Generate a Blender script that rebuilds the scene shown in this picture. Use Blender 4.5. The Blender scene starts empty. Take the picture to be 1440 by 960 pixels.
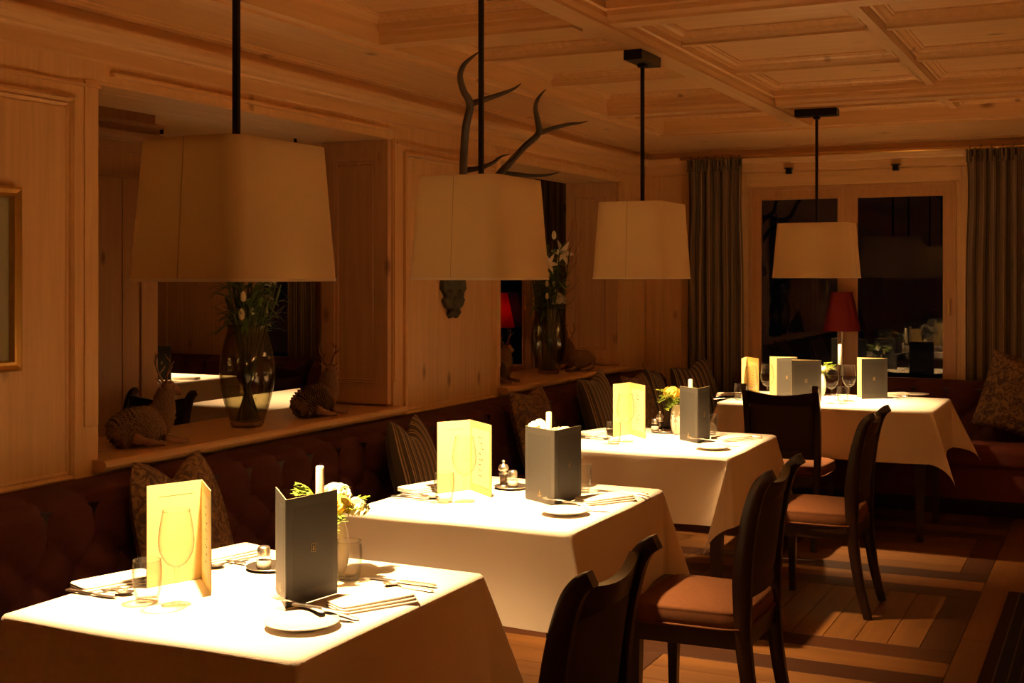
import bpy, bmesh, math, random
from mathutils import Vector, Matrix
random.seed(7)
PI = math.pi
SC = bpy.context.scene
COL = SC.collection

# ------------------------------------------------------------------ camera, world, exposure
F_PX, HOR, CAM_H, YAW = 1780.0, 388.0, 1.52, math.radians(25.66)
cd = bpy.data.cameras.new('camera'); cam = bpy.data.objects.new('camera', cd); COL.objects.link(cam)
cd.sensor_width = 36; cd.lens = F_PX/1440*36; cd.shift_y = -(480-HOR)/1440; cd.clip_start = .05
cam.location = (0, 0, CAM_H); cam.rotation_euler = (PI/2, 0, YAW); SC.camera = cam
w = bpy.data.worlds.new('night'); SC.world = w; w.use_nodes = True
w.node_tree.nodes['Background'].inputs[0].default_value = (.30, .40, .70, 1)
w.node_tree.nodes['Background'].inputs[1].default_value = .0008
vs = SC.view_settings; vs.view_transform = 'Standard'; vs.look = 'None'; vs.gamma = 1; vs.use_curve_mapping = False
vs.exposure = 0.40
SC.cycles.max_bounces = 10; SC.cycles.diffuse_bounces = 6; SC.cycles.glossy_bounces = 4
SC.cycles.transparent_max_bounces = 24; SC.cycles.caustics_reflective = False; SC.cycles.caustics_refractive = False
SC.cycles.sample_clamp_indirect = 4; SC.cycles.use_denoising = True
LAMP_COL = (1.0, .61, .26)
LAMP_POWER = 300.0

# pixel -> point helpers (a pixel gives a direction; the plane it touches gives the distance)
FW = (-math.sin(YAW), math.cos(YAW)); RT = (math.cos(YAW), math.sin(YAW))
def ray(u, v):
    return Vector((FW[0]*F_PX+RT[0]*(u-720), FW[1]*F_PX+RT[1]*(u-720), HOR-v))
def PZ(u, v, z):
    r = ray(u, v); return r*((z-CAM_H)/r.z) + Vector((0, 0, CAM_H))
def PX(u, v, x):
    r = ray(u, v); return r*(x/r.x) + Vector((0, 0, CAM_H))
def PY(u, v, y):
    r = ray(u, v); return r*(y/r.y) + Vector((0, 0, CAM_H))

# ------------------------------------------------------------------ materials
MATS = {}
def newmat(n):
    m = bpy.data.materials.new(n); m.use_nodes = True; MATS[n] = m
    return m, m.node_tree.nodes, m.node_tree.links, m.node_tree.nodes['Principled BSDF']
def plain(n, col, rough=.5, metal=0., spec=.5, bump=0., bscale=200., sheen=0., var=0., coat=0.):
    m, N, L, b = newmat(n)
    b.inputs['Base Color'].default_value = (*col, 1); b.inputs['Roughness'].default_value = rough
    b.inputs['Metallic'].default_value = metal; b.inputs['Specular IOR Level'].default_value = spec
    b.inputs['Sheen Weight'].default_value = sheen; b.inputs['Coat Weight'].default_value = coat
    tc = N.new('ShaderNodeTexCoord')
    if var:
        nz = N.new('ShaderNodeTexNoise'); nz.inputs['Scale'].default_value = bscale*.15; nz.inputs['Detail'].default_value = 6
        L.new(tc.outputs['Object'], nz.inputs['Vector'])
        mx = N.new('ShaderNodeMix'); mx.data_type = 'RGBA'
        mx.inputs[6].default_value = (*[c*(1-var) for c in col], 1); mx.inputs[7].default_value = (*[min(1, c*(1+var)) for c in col], 1)
        L.new(nz.outputs['Fac'], mx.inputs[0]); L.new(mx.outputs[2], b.inputs['Base Color'])
    if bump:
        nz = N.new('ShaderNodeTexNoise'); nz.inputs['Scale'].default_value = bscale; nz.inputs['Detail'].default_value = 3
        L.new(tc.outputs['Object'], nz.inputs['Vector'])
        bp = N.new('ShaderNodeBump'); bp.inputs['Strength'].default_value = bump; bp.inputs['Distance'].default_value = .002
        L.new(nz.outputs['Fac'], bp.inputs['Height']); L.new(bp.outputs[0], b.inputs['Normal'])
    return m
def wood(n, c1, c2, axis, rough=.45, knots=True, scale=1., objvar=0., coat=0.):
    m, N, L, b = newmat(n)
    tc = N.new('ShaderNodeTexCoord'); mp = N.new('ShaderNodeMapping')
    sc = [22*scale]*3; sc['xyz'.index(axis)] = 1.1*scale; mp.inputs['Scale'].default_value = sc
    vec = tc.outputs['Object']
    oi = N.new('ShaderNodeObjectInfo')
    ad = N.new('ShaderNodeVectorMath'); ad.operation = 'ADD'
    ml = N.new('ShaderNodeMath'); ml.operation = 'MULTIPLY'; ml.inputs[1].default_value = 13.7
    L.new(oi.outputs['Random'], ml.inputs[0]); L.new(vec, ad.inputs[0]); L.new(ml.outputs[0], ad.inputs[1])
    L.new(ad.outputs[0], mp.inputs['Vector'])
    nz = N.new('ShaderNodeTexNoise'); nz.inputs['Scale'].default_value = 1.6; nz.inputs['Detail'].default_value = 8; nz.inputs['Roughness'].default_value = .62
    nz.inputs['Distortion'].default_value = .5
    L.new(mp.outputs[0], nz.inputs['Vector'])
    rp = N.new('ShaderNodeValToRGB'); rp.color_ramp.elements[0].position = .3; rp.color_ramp.elements[1].position = .72
    rp.color_ramp.elements[0].color = (*c1, 1); rp.color_ramp.elements[1].color = (*c2, 1)
    L.new(nz.outputs['Fac'], rp.inputs[0]); out = rp.outputs[0]
    if knots:
        mk = N.new('ShaderNodeMapping'); s2 = [4.2]*3; s2['xyz'.index(axis)] = 2.0; mk.inputs['Scale'].default_value = s2
        L.new(ad.outputs[0], mk.inputs['Vector'])
        vo = N.new('ShaderNodeTexVoronoi'); vo.inputs['Scale'].default_value = 1.0; L.new(mk.outputs[0], vo.inputs['Vector'])
        rk = N.new('ShaderNodeValToRGB'); rk.color_ramp.elements[0].position = .035; rk.color_ramp.elements[1].position = .11
        rk.color_ramp.elements[0].color = (.30, .22, .16, 1); rk.color_ramp.elements[1].color = (1, 1, 1, 1)
        L.new(vo.outputs['Distance'], rk.inputs[0])
        mm = N.new('ShaderNodeMix'); mm.data_type = 'RGBA'; mm.blend_type = 'MULTIPLY'; mm.inputs[0].default_value = .8
        L.new(out, mm.inputs[6]); L.new(rk.outputs[0], mm.inputs[7]); out = mm.outputs[2]
    if objvar:
        hs = N.new('ShaderNodeHueSaturation'); mr = N.new('ShaderNodeMapRange')
        mr.inputs[3].default_value = 1-objvar; mr.inputs[4].default_value = 1+objvar
        L.new(oi.outputs['Random'], mr.inputs[0]); L.new(mr.outputs[0], hs.inputs['Value']); L.new(out, hs.inputs['Color']); out = hs.outputs[0]
    L.new(out, b.inputs['Base Color']); b.inputs['Roughness'].default_value = rough; b.inputs['Coat Weight'].default_value = coat
    bp = N.new('ShaderNodeBump'); bp.inputs['Strength'].default_value = .08; bp.inputs['Distance'].default_value = .002
    L.new(nz.outputs['Fac'], bp.inputs['Height']); L.new(bp.outputs[0], b.inputs['Normal'])
    return m
W1, W2 = (.62, .375, .165), (.76, .485, .225)
for a in 'xyz': wood('pine_'+a, W1, W2, a, rough=.38)
wood('shutter_pine', (.50, .29, .14), (.62, .38, .20), 'z', rough=.42)
wood('window_pine', (.42, .22, .09), (.52, .29, .13), 'z', rough=.4, knots=False)
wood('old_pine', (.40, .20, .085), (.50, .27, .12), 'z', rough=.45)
for a in 'xy':
    wood('oak_'+a, (.115, .045, .0115), (.165, .069, .018), a, rough=.42, knots=False, objvar=.16)
    wood('walnut_'+a, (.036, .012, .0045), (.058, .020, .007), a, rough=.42, knots=False, objvar=.2)
for n_ in ('oak_x', 'oak_y', 'walnut_x', 'walnut_y'): MATS[n_].node_tree.nodes['Principled BSDF'].inputs['Specular IOR Level'].default_value = .2
wood('mahogany', (.014, .005, .0035), (.028, .010, .006), 'z', rough=.28, knots=False)
plain('burgundy', (.064, .018, .017), .9, spec=.2, bump=.4, bscale=700, var=.25)
plain('seat_fabric', (.13, .047, .017), .9, spec=.2, bump=.5, bscale=600, var=.18)
plain('back_fabric', (.032, .010, .008), .85, bump=.5, bscale=600, var=.2)
plain('bench_fabric', (.13, .028, .017), .85, bump=.4, bscale=700, var=.2)
plain('linen', (.84, .76, .67), .85, bump=.35, bscale=420, sheen=.1)
plain('napkin_linen', (.82, .74, .64), .85, bump=.3, bscale=500)
plain('black_metal', (.012, .009, .008), .42, .6)
plain('silver', (.85, .81, .75), .30, 1.)
plain('brass', (.80, .52, .17), .28, 1.)
plain('gold_leaf', (.52, .31, .085), .36, .85, bump=.3, bscale=60, var=.3)
plain('gold_foil', (.75, .55, .22), .4, .7)
plain('porcelain', (.82, .77, .68), .18, coat=.5)
plain('ceramic', (.80, .74, .64), .3)
plain('salt', (.80, .76, .68), .8, bump=.6, bscale=500)
plain('pepper', (.10, .055, .03), .8, bump=.8, bscale=300)
plain('wax', (.84, .76, .58), .5)
plain('wick', (.03, .02, .015), .9)
plain('cream_card', (.76, .62, .29), .6)
plain('page', (.84, .76, .55), .7)
plain('ink', (.10, .07, .035), .7)
plain('slate_card', (.034, .032, .028), .55, bump=.15, bscale=600)
plain('slate_print', (.026, .025, .022), .62)
plain('seam_thread', (.46, .35, .19), .8)
plain('card_edge', (.62, .50, .30), .7)
plain('shade_lining', (.80, .72, .58), .7)
plain('petal_white', (.82, .78, .66), .6, var=.08)
plain('petal_yellow', (.80, .62, .12), .6, var=.15)
plain('petal_cream', (.74, .70, .45), .6, var=.1)
plain('leaf', (.10, .17, .025), .5, var=.3)
plain('leaf_bright', (.24, .34, .04), .5, var=.3)
plain('stem', (.06, .085, .02), .6, var=.3)
plain('twig', (.10, .060, .030), .8, var=.3)
plain('cone_scale', (.22, .112, .052), .75, var=.6, bscale=800)
plain('cone_bark', (.19, .092, .045), .8, var=.3)
plain('cone_core', (.045, .021, .010), .9)
plain('antler', (.032, .018, .008), .6, bump=.9, bscale=70, var=.45)
plain('antler_tip', (.20, .13, .075), .5)
plain('carved_wood', (.050, .042, .018), .55, bump=.6, bscale=60, var=.4)
plain('red_shade', (.22, .020, .024), .8, bump=.2, bscale=500)
plain('picture_mount', (.62, .58, .40), .6)
plain('picture_print', (.30, .26, .17), .7, var=.3)
plain('dark_gap', (.055, .026, .013), .9)
plain('iron_hinge', (.05, .03, .02), .5, .7)

m, N, L, b = newmat('lampshade')
b.inputs['Base Color'].default_value = (.74, .58, .33, 1); b.inputs['Roughness'].default_value = .8
tc = N.new('ShaderNodeTexCoord'); mp = N.new('ShaderNodeMapping'); mp.inputs['Scale'].default_value = (900, 900, 120)
nz = N.new('ShaderNodeTexNoise'); nz.inputs['Scale'].default_value = 1; L.new(tc.outputs['Object'], mp.inputs[0]); L.new(mp.outputs[0], nz.inputs['Vector'])
bp = N.new('ShaderNodeBump'); bp.inputs['Strength'].default_value = .15; bp.inputs['Distance'].default_value = .001
L.new(nz.outputs['Fac'], bp.inputs['Height']); L.new(bp.outputs[0], b.inputs['Normal'])

def translucent(n, col, f):
    m = MATS[n]; N = m.node_tree.nodes; L = m.node_tree.links; b = N['Principled BSDF']
    t = N.new('ShaderNodeBsdfTranslucent'); t.inputs[0].default_value = (*col, 1); mx = N.new('ShaderNodeMixShader'); mx.inputs[0].default_value = f
    L.new(b.outputs[0], mx.inputs[1]); L.new(t.outputs[0], mx.inputs[2]); L.new(mx.outputs[0], N['Material Output'].inputs[0])
translucent('lampshade', (.80, .64, .34), .06); translucent('shade_lining', (.80, .70, .50), .06); translucent('red_shade', (.75, .05, .05), .35)
def emis(n, col, s):
    m, N, L, b = newmat(n); b.inputs['Base Color'].default_value = (*col, 1)
    b.inputs['Emission Color'].default_value = (*col, 1); b.inputs['Emission Strength'].default_value = s
emis('bulb_glow', (1, .66, .33), 12)

def glassmat(n, tint, f0, gain, edge=None, haze=0.):
    m, N, L, b = newmat(n); N.remove(b)
    out = N['Material Output']
    tr = N.new('ShaderNodeBsdfTransparent'); tr.inputs[0].default_value = (*tint, 1)
    gl = N.new('ShaderNodeBsdfGlossy'); gl.inputs['Roughness'].default_value = .012
    lw = N.new('ShaderNodeLayerWeight'); lw.inputs[0].default_value = .5
    def math_(op, a, c, clamp=False):
        q = N.new('ShaderNodeMath'); q.operation = op; q.use_clamp = clamp; L.new(a, q.inputs[0]); q.inputs[1].default_value = c; return q.outputs[0]
    p5 = math_('POWER', lw.outputs['Facing'], 5)          # Schlick reflectance, the same from both sides
    fr = math_('MULTIPLY', math_('ADD', math_('MULTIPLY', p5, .8), f0), gain, True)
    mx = N.new('ShaderNodeMixShader'); L.new(fr, mx.inputs[0])
    if edge:      # glass walls look denser where seen on edge (longer path through the glass)
        mc = N.new('ShaderNodeMix'); mc.data_type = 'RGBA'; mc.inputs[6].default_value = (*tint, 1); mc.inputs[7].default_value = (*edge, 1)
        L.new(math_('POWER', lw.outputs['Facing'], 3), mc.inputs[0]); L.new(mc.outputs[2], tr.inputs[0])
    base = tr.outputs[0]
    if haze:
        df = N.new('ShaderNodeBsdfDiffuse'); df.inputs[0].default_value = (.9, .9, .88, 1); m2 = N.new('ShaderNodeMixShader')
        L.new(math_('ADD', math_('MULTIPLY', math_('POWER', lw.outputs['Facing'], 3), haze), haze*.06), m2.inputs[0])
        L.new(base, m2.inputs[1]); L.new(df.outputs[0], m2.inputs[2]); base = m2.outputs[0]
    L.new(base, mx.inputs[1]); L.new(gl.outputs[0], mx.inputs[2]); L.new(mx.outputs[0], out.inputs[0])
glassmat('glass', (.97, .97, .96), .045, 1.0, (.22, .19, .14), .05)
glassmat('vase_glass', (.86, .84, .74), .06, 1.0, (.40, .36, .26), .02)
glassmat('water', (.92, .94, .88), .02, .6)
glassmat('window_glass', (.94, .96, .95), .045, 1.25)

def stripes(n, cols, count, dist=0., rough=.85, axis=0):
    # woven stripes across the UV width
    m, N, L, b = newmat(n)
    uv = N.new('ShaderNodeUVMap'); sp = N.new('ShaderNodeSeparateXYZ'); L.new(uv.outputs[0], sp.inputs[0])
    ml = N.new('ShaderNodeMath'); ml.operation = 'MULTIPLY'; ml.inputs[1].default_value = count; L.new(sp.outputs[axis], ml.inputs[0])
    fr = N.new('ShaderNodeMath'); fr.operation = 'FRACT'; L.new(ml.outputs[0], fr.inputs[0])
    rp = N.new('ShaderNodeValToRGB'); rp.color_ramp.interpolation = 'CONSTANT'
    els = rp.color_ramp.elements
    while len(els) < len(cols): els.new(.5)
    for e, (p, c) in zip(els, cols): e.position = p; e.color = (*c, 1)
    L.new(fr.outputs[0], rp.inputs[0]); L.new(rp.outputs[0], b.inputs['Base Color'])
    b.inputs['Roughness'].default_value = rough; b.inputs['Sheen Weight'].default_value = .15
BR, BG, OL, DK = (.095, .050, .026), (.34, .225, .12), (.14, .088, .043), (.034, .019, .012)
stripes('curtain_stripe', [(0, OL), (.20, DK), (.24, BG), (.29, DK), (.33, OL), (.48, BR), (.55, BG), (.585, BR), (.64, BG), (.675, BR), (.75, OL), (.92, DK)], 11)
stripes('cushion_stripe', [(0, DK), (.42, BG), (.56, DK), (.70, (.24, .15, .06)), (.86, DK)], 9)
stripes('rug_stripe', [(0, (.022, .006, .007)), (.30, (.07, .045, .022)), (.34, (.009, .005, .006)), (.62, (.055, .034, .018)), (.66, (.009, .005, .006)), (.90, (.045, .027, .016)), (.93, (.022, .006, .007))], 7)
MATS['rug_stripe'].node_tree.nodes['Principled BSDF'].inputs['Sheen Weight'].default_value = 0
MATS['rug_stripe'].node_tree.nodes['Principled BSDF'].inputs['Specular IOR Level'].default_value = .1
m, N, L, b = newmat('cushion_paisley')
tc = N.new('ShaderNodeTexCoord'); nz = N.new('ShaderNodeTexNoise'); nz.inputs['Scale'].default_value = 22; nz.inputs['Detail'].default_value = 4; nz.inputs['Distortion'].default_value = 2.2
L.new(tc.outputs['Object'], nz.inputs['Vector']); rp = N.new('ShaderNodeValToRGB')
rp.color_ramp.elements[0].color = (.055, .022, .014, 1); rp.color_ramp.elements[0].position = .42
rp.color_ramp.elements[1].color = (.19, .105, .038, 1); rp.color_ramp.elements[1].position = .6
L.new(nz.outputs['Fac'], rp.inputs[0]); L.new(rp.outputs[0], b.inputs['Base Color']); b.inputs['Roughness'].default_value = .8

# ------------------------------------------------------------------ mesh builder
class MB:
    def __init__(s): s.v = []; s.f = []; s.uv = {}
    def add(s, vs, fs, uvs=None):
        o = len(s.v); s.v += [tuple(p) for p in vs]; s.f += [tuple(i+o for i in q) for q in fs]
        if uvs:
            for i, c in enumerate(uvs): s.uv[o+i] = c
        return s
    def box(s, x0, x1, y0, y1, z0, z1):
        vs = [(x, y, z) for z in (z0, z1) for y in (y0, y1) for x in (x0, x1)]
        return s.add(vs, [(0, 2, 3, 1), (4, 5, 7, 6), (0, 1, 5, 4), (2, 6, 7, 3), (0, 4, 6, 2), (1, 3, 7, 5)])
    def rbox(s, x0, x1, y0, y1, z0, z1, r=.004, seg=1):
        bm = bmesh.new(); bmesh.ops.create_cube(bm, size=1)
        for q in bm.verts: q.co = Vector(((x0+x1)/2+q.co.x*(x1-x0), (y0+y1)/2+q.co.y*(y1-y0), (z0+z1)/2+q.co.z*(z1-z0)))
        bmesh.ops.bevel(bm, geom=bm.edges[:], offset=r, segments=seg, affect='EDGES', profile=.5)
        bm.verts.index_update(); s.add([q.co[:] for q in bm.verts], [[q.index for q in f.verts] for f in bm.faces]); bm.free(); return s
    def grid(s, fn, nu, nv, wrapu=False, uvs=(1, 1)):
        vs = []; uv = []
        cu = nu if wrapu else nu+1
        for j in range(nv+1):
            for i in range(cu):
                vs.append(fn(i/nu, j/nv)); uv.append((i/nu*uvs[0], j/nv*uvs[1]))
        fs = []
        for j in range(nv):
            for i in range(nu):
                a = j*cu+i; c = j*cu+(i+1) % cu if wrapu else j*cu+i+1
                fs.append((a, c, c+cu, a+cu))
        return s.add(vs, fs, uv)
    def lathe(s, prof, n=20, c=(0, 0, 0), closed=False):
        k = len(prof); vs = []
        for (r, z) in prof:
            for i in range(n):
                a = 2*PI*i/n; vs.append((c[0]+r*math.cos(a), c[1]+r*math.sin(a), c[2]+z))
        fs = [(j*n+i, j*n+(i+1) % n, (j+1)*n+(i+1) % n, (j+1)*n+i) for j in range(k-1) for i in range(n)]
        s.add(vs, fs); return s
    def tube(s, pts, rad, n=8, cap=True):
        pts = [Vector(p) for p in pts]; k = len(pts)
        rad = rad if hasattr(rad, '__len__') else [rad]*k
        t0 = (pts[1]-pts[0]).normalized(); up = Vector((0, 0, 1)) if abs(t0.z) < .9 else Vector((1, 0, 0))
        a = t0.cross(up).normalized(); vs = []
        for i in range(k):
            t = (pts[min(i+1, k-1)]-pts[max(i-1, 0)]).normalized()
            a = (a - t*a.dot(t)).normalized(); bb = t.cross(a)
            for j in range(n):
                g = 2*PI*j/n; vs.append(pts[i]+(a*math.cos(g)+bb*math.sin(g))*rad[i])
        fs = [(i*n+j, i*n+(j+1) % n, (i+1)*n+(j+1) % n, (i+1)*n+j) for i in range(k-1) for j in range(n)]
        if cap: fs += [tuple(range(n-1, -1, -1)), tuple(range((k-1)*n, k*n))]
        return s.add(vs, fs)
    def sweep(s, prof, path, closed=False):
        # prof: list of functions pt->... ; here: list of rows already placed
        k = len(prof[0]); vs = [p for row in prof for p in row]
        fs = [(i*k+j, i*k+(j+1) % k, (i+1)*k+(j+1) % k, (i+1)*k+j) for i in range(len(prof)-1) for j in range(k if closed else k-1)]
        if closed: fs += [tuple(range(k-1, -1, -1)), tuple(range((len(prof)-1)*k, len(prof)*k))]
        return s.add(vs, fs)
    def prism(s, poly, fn0, fn1):
        n = len(poly); vs = [fn0(p) for p in poly]+[fn1(p) for p in poly]
        return s.add(vs, [tuple(range(n-1, -1, -1)), tuple(range(n, 2*n))]+[(i, (i+1) % n, n+(i+1) % n, n+i) for i in range(n)])
    def xf(s, M):
        s.v = [tuple(M @ Vector(p)) for p in s.v]; return s
    def mesh(s, name, mat, smooth=False):
        me = bpy.data.meshes.new(name); me.from_pydata(s.v, [], s.f)
        if s.uv:
            ul = me.uv_layers.new(name='UVMap')
            for lp in me.loops: ul.data[lp.index].uv = s.uv.get(lp.vertex_index, (0, 0))
        bm = bmesh.new(); bm.from_mesh(me); bmesh.ops.recalc_face_normals(bm, faces=bm.faces[:]); bm.to_mesh(me); bm.free()
        me.materials.append(MATS[mat])
        if smooth:
            for p in me.polygons: p.use_smooth = True
            if smooth is not True: me.set_sharp_from_angle(angle=math.radians(smooth))
        return me
    def build(s, name, mat, parent=None, smooth=False, loc=None):
        return link(name, s.mesh(name, mat, smooth), parent, loc)
def link(name, me, parent=None, loc=None, rz=0):
    o = bpy.data.objects.new(name, me); COL.objects.link(o)
    if parent: o.parent = parent
    if loc is not None: o.location = loc
    if rz: o.rotation_euler.z = rz
    return o
def tag(o, label, cat, group=None):
    o['label'] = label; o['category'] = cat
    if group: o['group'] = group
    return o
def thing(name, label, cat, loc=(0, 0, 0), rz=0, group=None):
    o = link(name, None, None, loc, rz); return tag(o, label, cat, group)
def struct(o, label=None):
    o['kind'] = 'structure'
    if label: o['label'] = label; o['category'] = label.split('|')[0] if '|' in label else o.name.split('_')[0]
    return o
def dup(root, loc, rz, label, group=None, name=None):
    def cp(o, par):
        c = o.copy(); COL.objects.link(c); c.parent = par
        for ch in o.children: cp(ch, c)
        return c
    r = cp(root, None); r.location = loc; r.rotation_euler = (0, 0, rz); r['label'] = label
    if group: r['group'] = group
    return r
def V(*a): return Vector(a)
def lerp(a, b, t): return a+(b-a)*t
def spline(pts, n=6):
    pts = [Vector(p) for p in pts]; out = []
    for i in range(len(pts)-1):
        p0 = pts[max(i-1, 0)]; p1 = pts[i]; p2 = pts[i+1]; p3 = pts[min(i+2, len(pts)-1)]
        for k in range(n):
            t = k/n
            out.append(.5*((2*p1)+(p2-p0)*t+(2*p0-5*p1+4*p2-p3)*t*t+(3*p1-p0-3*p2+p3)*t**3))
    out.append(pts[-1]); return out

# ------------------------------------------------------------------ the room shell
XL, XLB = -3.27, -3.68         # face and back of the wall between the two dining rooms
YF = 9.15                      # far wall
SILL = .87; OPT = 2.21         # pass-through openings
N1 = (3.414, 5.44); N2 = (6.645, 8.60)
ZB, ZM, ZP = 2.50, 2.565, 2.62

fl = struct(MB().box(-8.3, 2.6, -1.6, YF+.2, -.12, -.012).build('floor', 'oak_y'), 'floor of oak boards with walnut bands forming squares')
# boards as single pieces
def board(x0, x1, y0, y1, kind, ax):
    g = .0012
    me = MB().rbox(x0+g, x1-g, y0+g, y1-g, -.012, 0, .0012).mesh('floor_board', kind+'_'+ax)
    link('floor_board', me, fl)
def run_x(x0, x1, y0, y1, kind):       # boards along x in a strip, with random end joints
    L_ = x1-x0; n = max(1, round(L_/1.7)); cuts = [x0]+[x0+L_*(i+random.uniform(-.2, .2))/n for i in range(1, n)]+[x1]
    for a, c in zip(cuts, cuts[1:]): board(a, c, y0, y1, kind, 'x')
def run_y(x0, x1, y0, y1, kind):
    L_ = y1-y0; n = max(1, round(L_/1.9)); cuts = [y0]+[y0+L_*(i+random.uniform(-.2, .2))/n for i in range(1, n)]+[y1]
    for a, c in zip(cuts, cuts[1:]): board(x0, x1, a, c, kind, 'y')
PITCH = 1.50
XC0, XC1 = -3.20, -.60
bands = []                       # y of the three-board separators: walnut, oak, walnut
ysep = [3.38+PITCH*k for k in range(4)]       # 3.38 4.88 6.38->6.31..6.86  7.88
ypan = []
for k, y0 in enumerate([1.86, 3.36, 4.86, 6.31, 7.76]):
    run_x(XC0, -.60 if k % 2 else -.60, y0, y0+.17, 'walnut')
    run_x(XC0, -.60, y0+.17, y0+.36, 'oak')
    run_x(XC0, -.60, y0+.36, y0+.53, 'walnut')
    ypan.append(y0+.53)
ends = [3.36, 4.86, 6.31, 7.76, YF]
for k, (a, c) in enumerate(zip(ypan, ends)):
    # inside each panel: walnut verge on both sides, oak boards between, direction alternates
    xs = [-3.20, -1.66, -.74]
    for x0 in (-1.80, -.74): board(x0, x0+.14, a, c, 'walnut', 'y')
    for (p, q) in ((-3.20, -1.80), (-1.66, -.74)):
        if k % 2 == 0:
            n = round((q-p)/.132)
            for i in range(n): board(p+(q-p)*i/n, p+(q-p)*(i+1)/n, a, c, 'oak', 'y')
        else:
            n = max(1, round((c-a)/.15))
            for i in range(n): board(p, q, a+(c-a)*i/n, a+(c-a)*(i+1)/n, 'oak', 'x')
for i in range(6): run_y(-.60+.19*i, -.60+.19*(i+1), 1.86, YF, 'oak')

# ceiling
cl = struct(MB().box(-8.3, 2.6, -1.6, YF+.2, 2.66, 2.75).build('ceiling', 'pine_x'), 'coffered pine ceiling of panels between beams')
def beam(x0, x1, y0, y1, zb, ax, wd):
    # stepped beam; ax = running axis
    if ax == 'y':
        rows = [[(x0+d, y, z) for d, z in ((0, 2.66), (0, zb+.055), (.012, zb+.05), (.012, zb+.03), (.022, zb+.012), (.022, zb), (wd-.022, zb), (wd-.022, zb+.012), (wd-.012, zb+.03), (wd-.012, zb+.05), (wd, zb+.055), (wd, 2.66))] for y in (y0, y1)]
    else:
        rows = [[(x, y0+d, z) for d, z in ((0, 2.66), (0, zb+.055), (.012, zb+.05), (.012, zb+.03), (.022, zb+.012), (.022, zb), (wd-.022, zb), (wd-.022, zb+.012), (wd-.012, zb+.03), (wd-.012, zb+.05), (wd, zb+.055), (wd, 2.66))] for x in (x0, x1)]
    MB().sweep(rows, None, True).build('beam', 'pine_'+ax, cl)
XB = [-1.87, 0.0, 1.85]; YB = [-.65, 2.0, 4.65, 7.3]
xe0, xe1, ye0, ye1 = -2.83, 2.6, -1.6, 8.31
MW, mW = .15, .085
for x in XB: beam(x-MW/2, x+MW/2, ye0, ye1, ZB, 'y', MW)
for y in YB:
    xs = [xe0]+XB
    for a, c in zip(xs, XB+[2.6]): beam(a if a == xe0 else a+MW/2, c-MW/2, y-MW/2, y+MW/2, ZB, 'x', MW)
cellx = [xe0, -1.87, -.935, 0.0, .925, 1.85]
rows_y = [2.0, 2.883, 3.767, 4.65, 5.533, 6.417, 7.3, 7.75, 8.31]
def half(v, majors): return MW/2 if any(abs(v-q) < 1e-6 for q in majors) else mW/2
for x in (-.935, .925):
    for a, c in zip(YB, YB[1:]+[ye1]): beam(x-mW/2, x+mW/2, a+MW/2, c-(MW/2 if c != ye1 else 0), ZM, 'y', mW)
for y in (2.883, 3.767, 5.533, 6.417, 7.75):
    for a, c in zip(cellx, cellx[1:]):
        a2 = a+(0 if a == xe0 else half(a, XB)); c2 = c-half(c, XB); beam(a2, c2, y-mW/2, y+mW/2, ZM if y < 7 else 2.535, 'x', mW)
def coffer(x0, x1, y0, y1):
    MB().box(x0, x1, y0, y1, ZP, 2.66).build('ceiling_panel', 'pine_x', cl)
    prof = [(0, 2.585), (.012, 2.585), (.016, 2.597), (.034, 2.604), (.038, 2.612), (.046, 2.613), (.046, ZP)]
    loops = [[(x0+d, y0+d, z), (x1-d, y0+d, z), (x1-d, y1-d, z), (x0+d, y1-d, z)] for d, z in prof]
    mb = MB(); k = 4
    mb.add([p for lp in loops for p in lp], [(i*4+j, i*4+(j+1) % 4, (i+1)*4+(j+1) % 4, (i+1)*4+j) for i in range(len(loops)-1) for j in range(4)])
    mb.build('coffer_moulding', 'pine_y', cl)
for i, (a, c) in enumerate(zip(cellx, cellx[1:])):
    for (p, q) in zip(rows_y, rows_y[1:]):
        coffer(a+(0 if a == xe0 else half(a, XB)), c-half(c, XB), p+half(p, YB), q-(0 if q == ye1 else half(q, YB)))
# soffit border along the walls (gently raked) with its inner edge
def sof(d): return ZB-(d)*.10
mb = MB()
mb.add([(xe0, -1.6, ZB), (XL+.07, -1.6, 2.462), (XL+.07, YF, 2.462), (xe0, ye1, ZB)], [(0, 1, 2, 3)])
mb.add([(xe0, -1.6, ZB), (xe0, ye1, ZB), (xe0, ye1, 2.66), (xe0, -1.6, 2.66)], [(0, 1, 2, 3)])
mb.add([(XL+.07, -1.6, 2.462), (XL+.07, -1.6, 2.66), (XL+.07, YF, 2.66), (XL+.07, YF, 2.462)], [(0, 1, 2, 3)])
mb.build('ceiling_border', 'pine_y', cl)
mb = MB()
mb.add([(xe0, ye1, ZB), (XL+.07, YF-.07, 2.462), (2.6, YF-.07, 2.462), (2.6, ye1, ZB)], [(0, 1, 2, 3)])
mb.add([(xe0, ye1, ZB), (2.6, ye1, ZB), (2.6, ye1, 2.66), (xe0, ye1, 2.66)], [(0, 1, 2, 3)])
mb.build('ceiling_border', 'pine_x', cl)
for (x0, x1, y0, y1, ax) in ((xe0-.055, xe0-.04, -1.6, ye1+.04, 'y'), (xe0-.055, 2.6, ye1+.04, ye1+.055, 'x')):
    MB().box(x0, x1, y0, y1, 2.485, 2.502).build('border_bead', 'pine_'+ax, cl)
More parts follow.
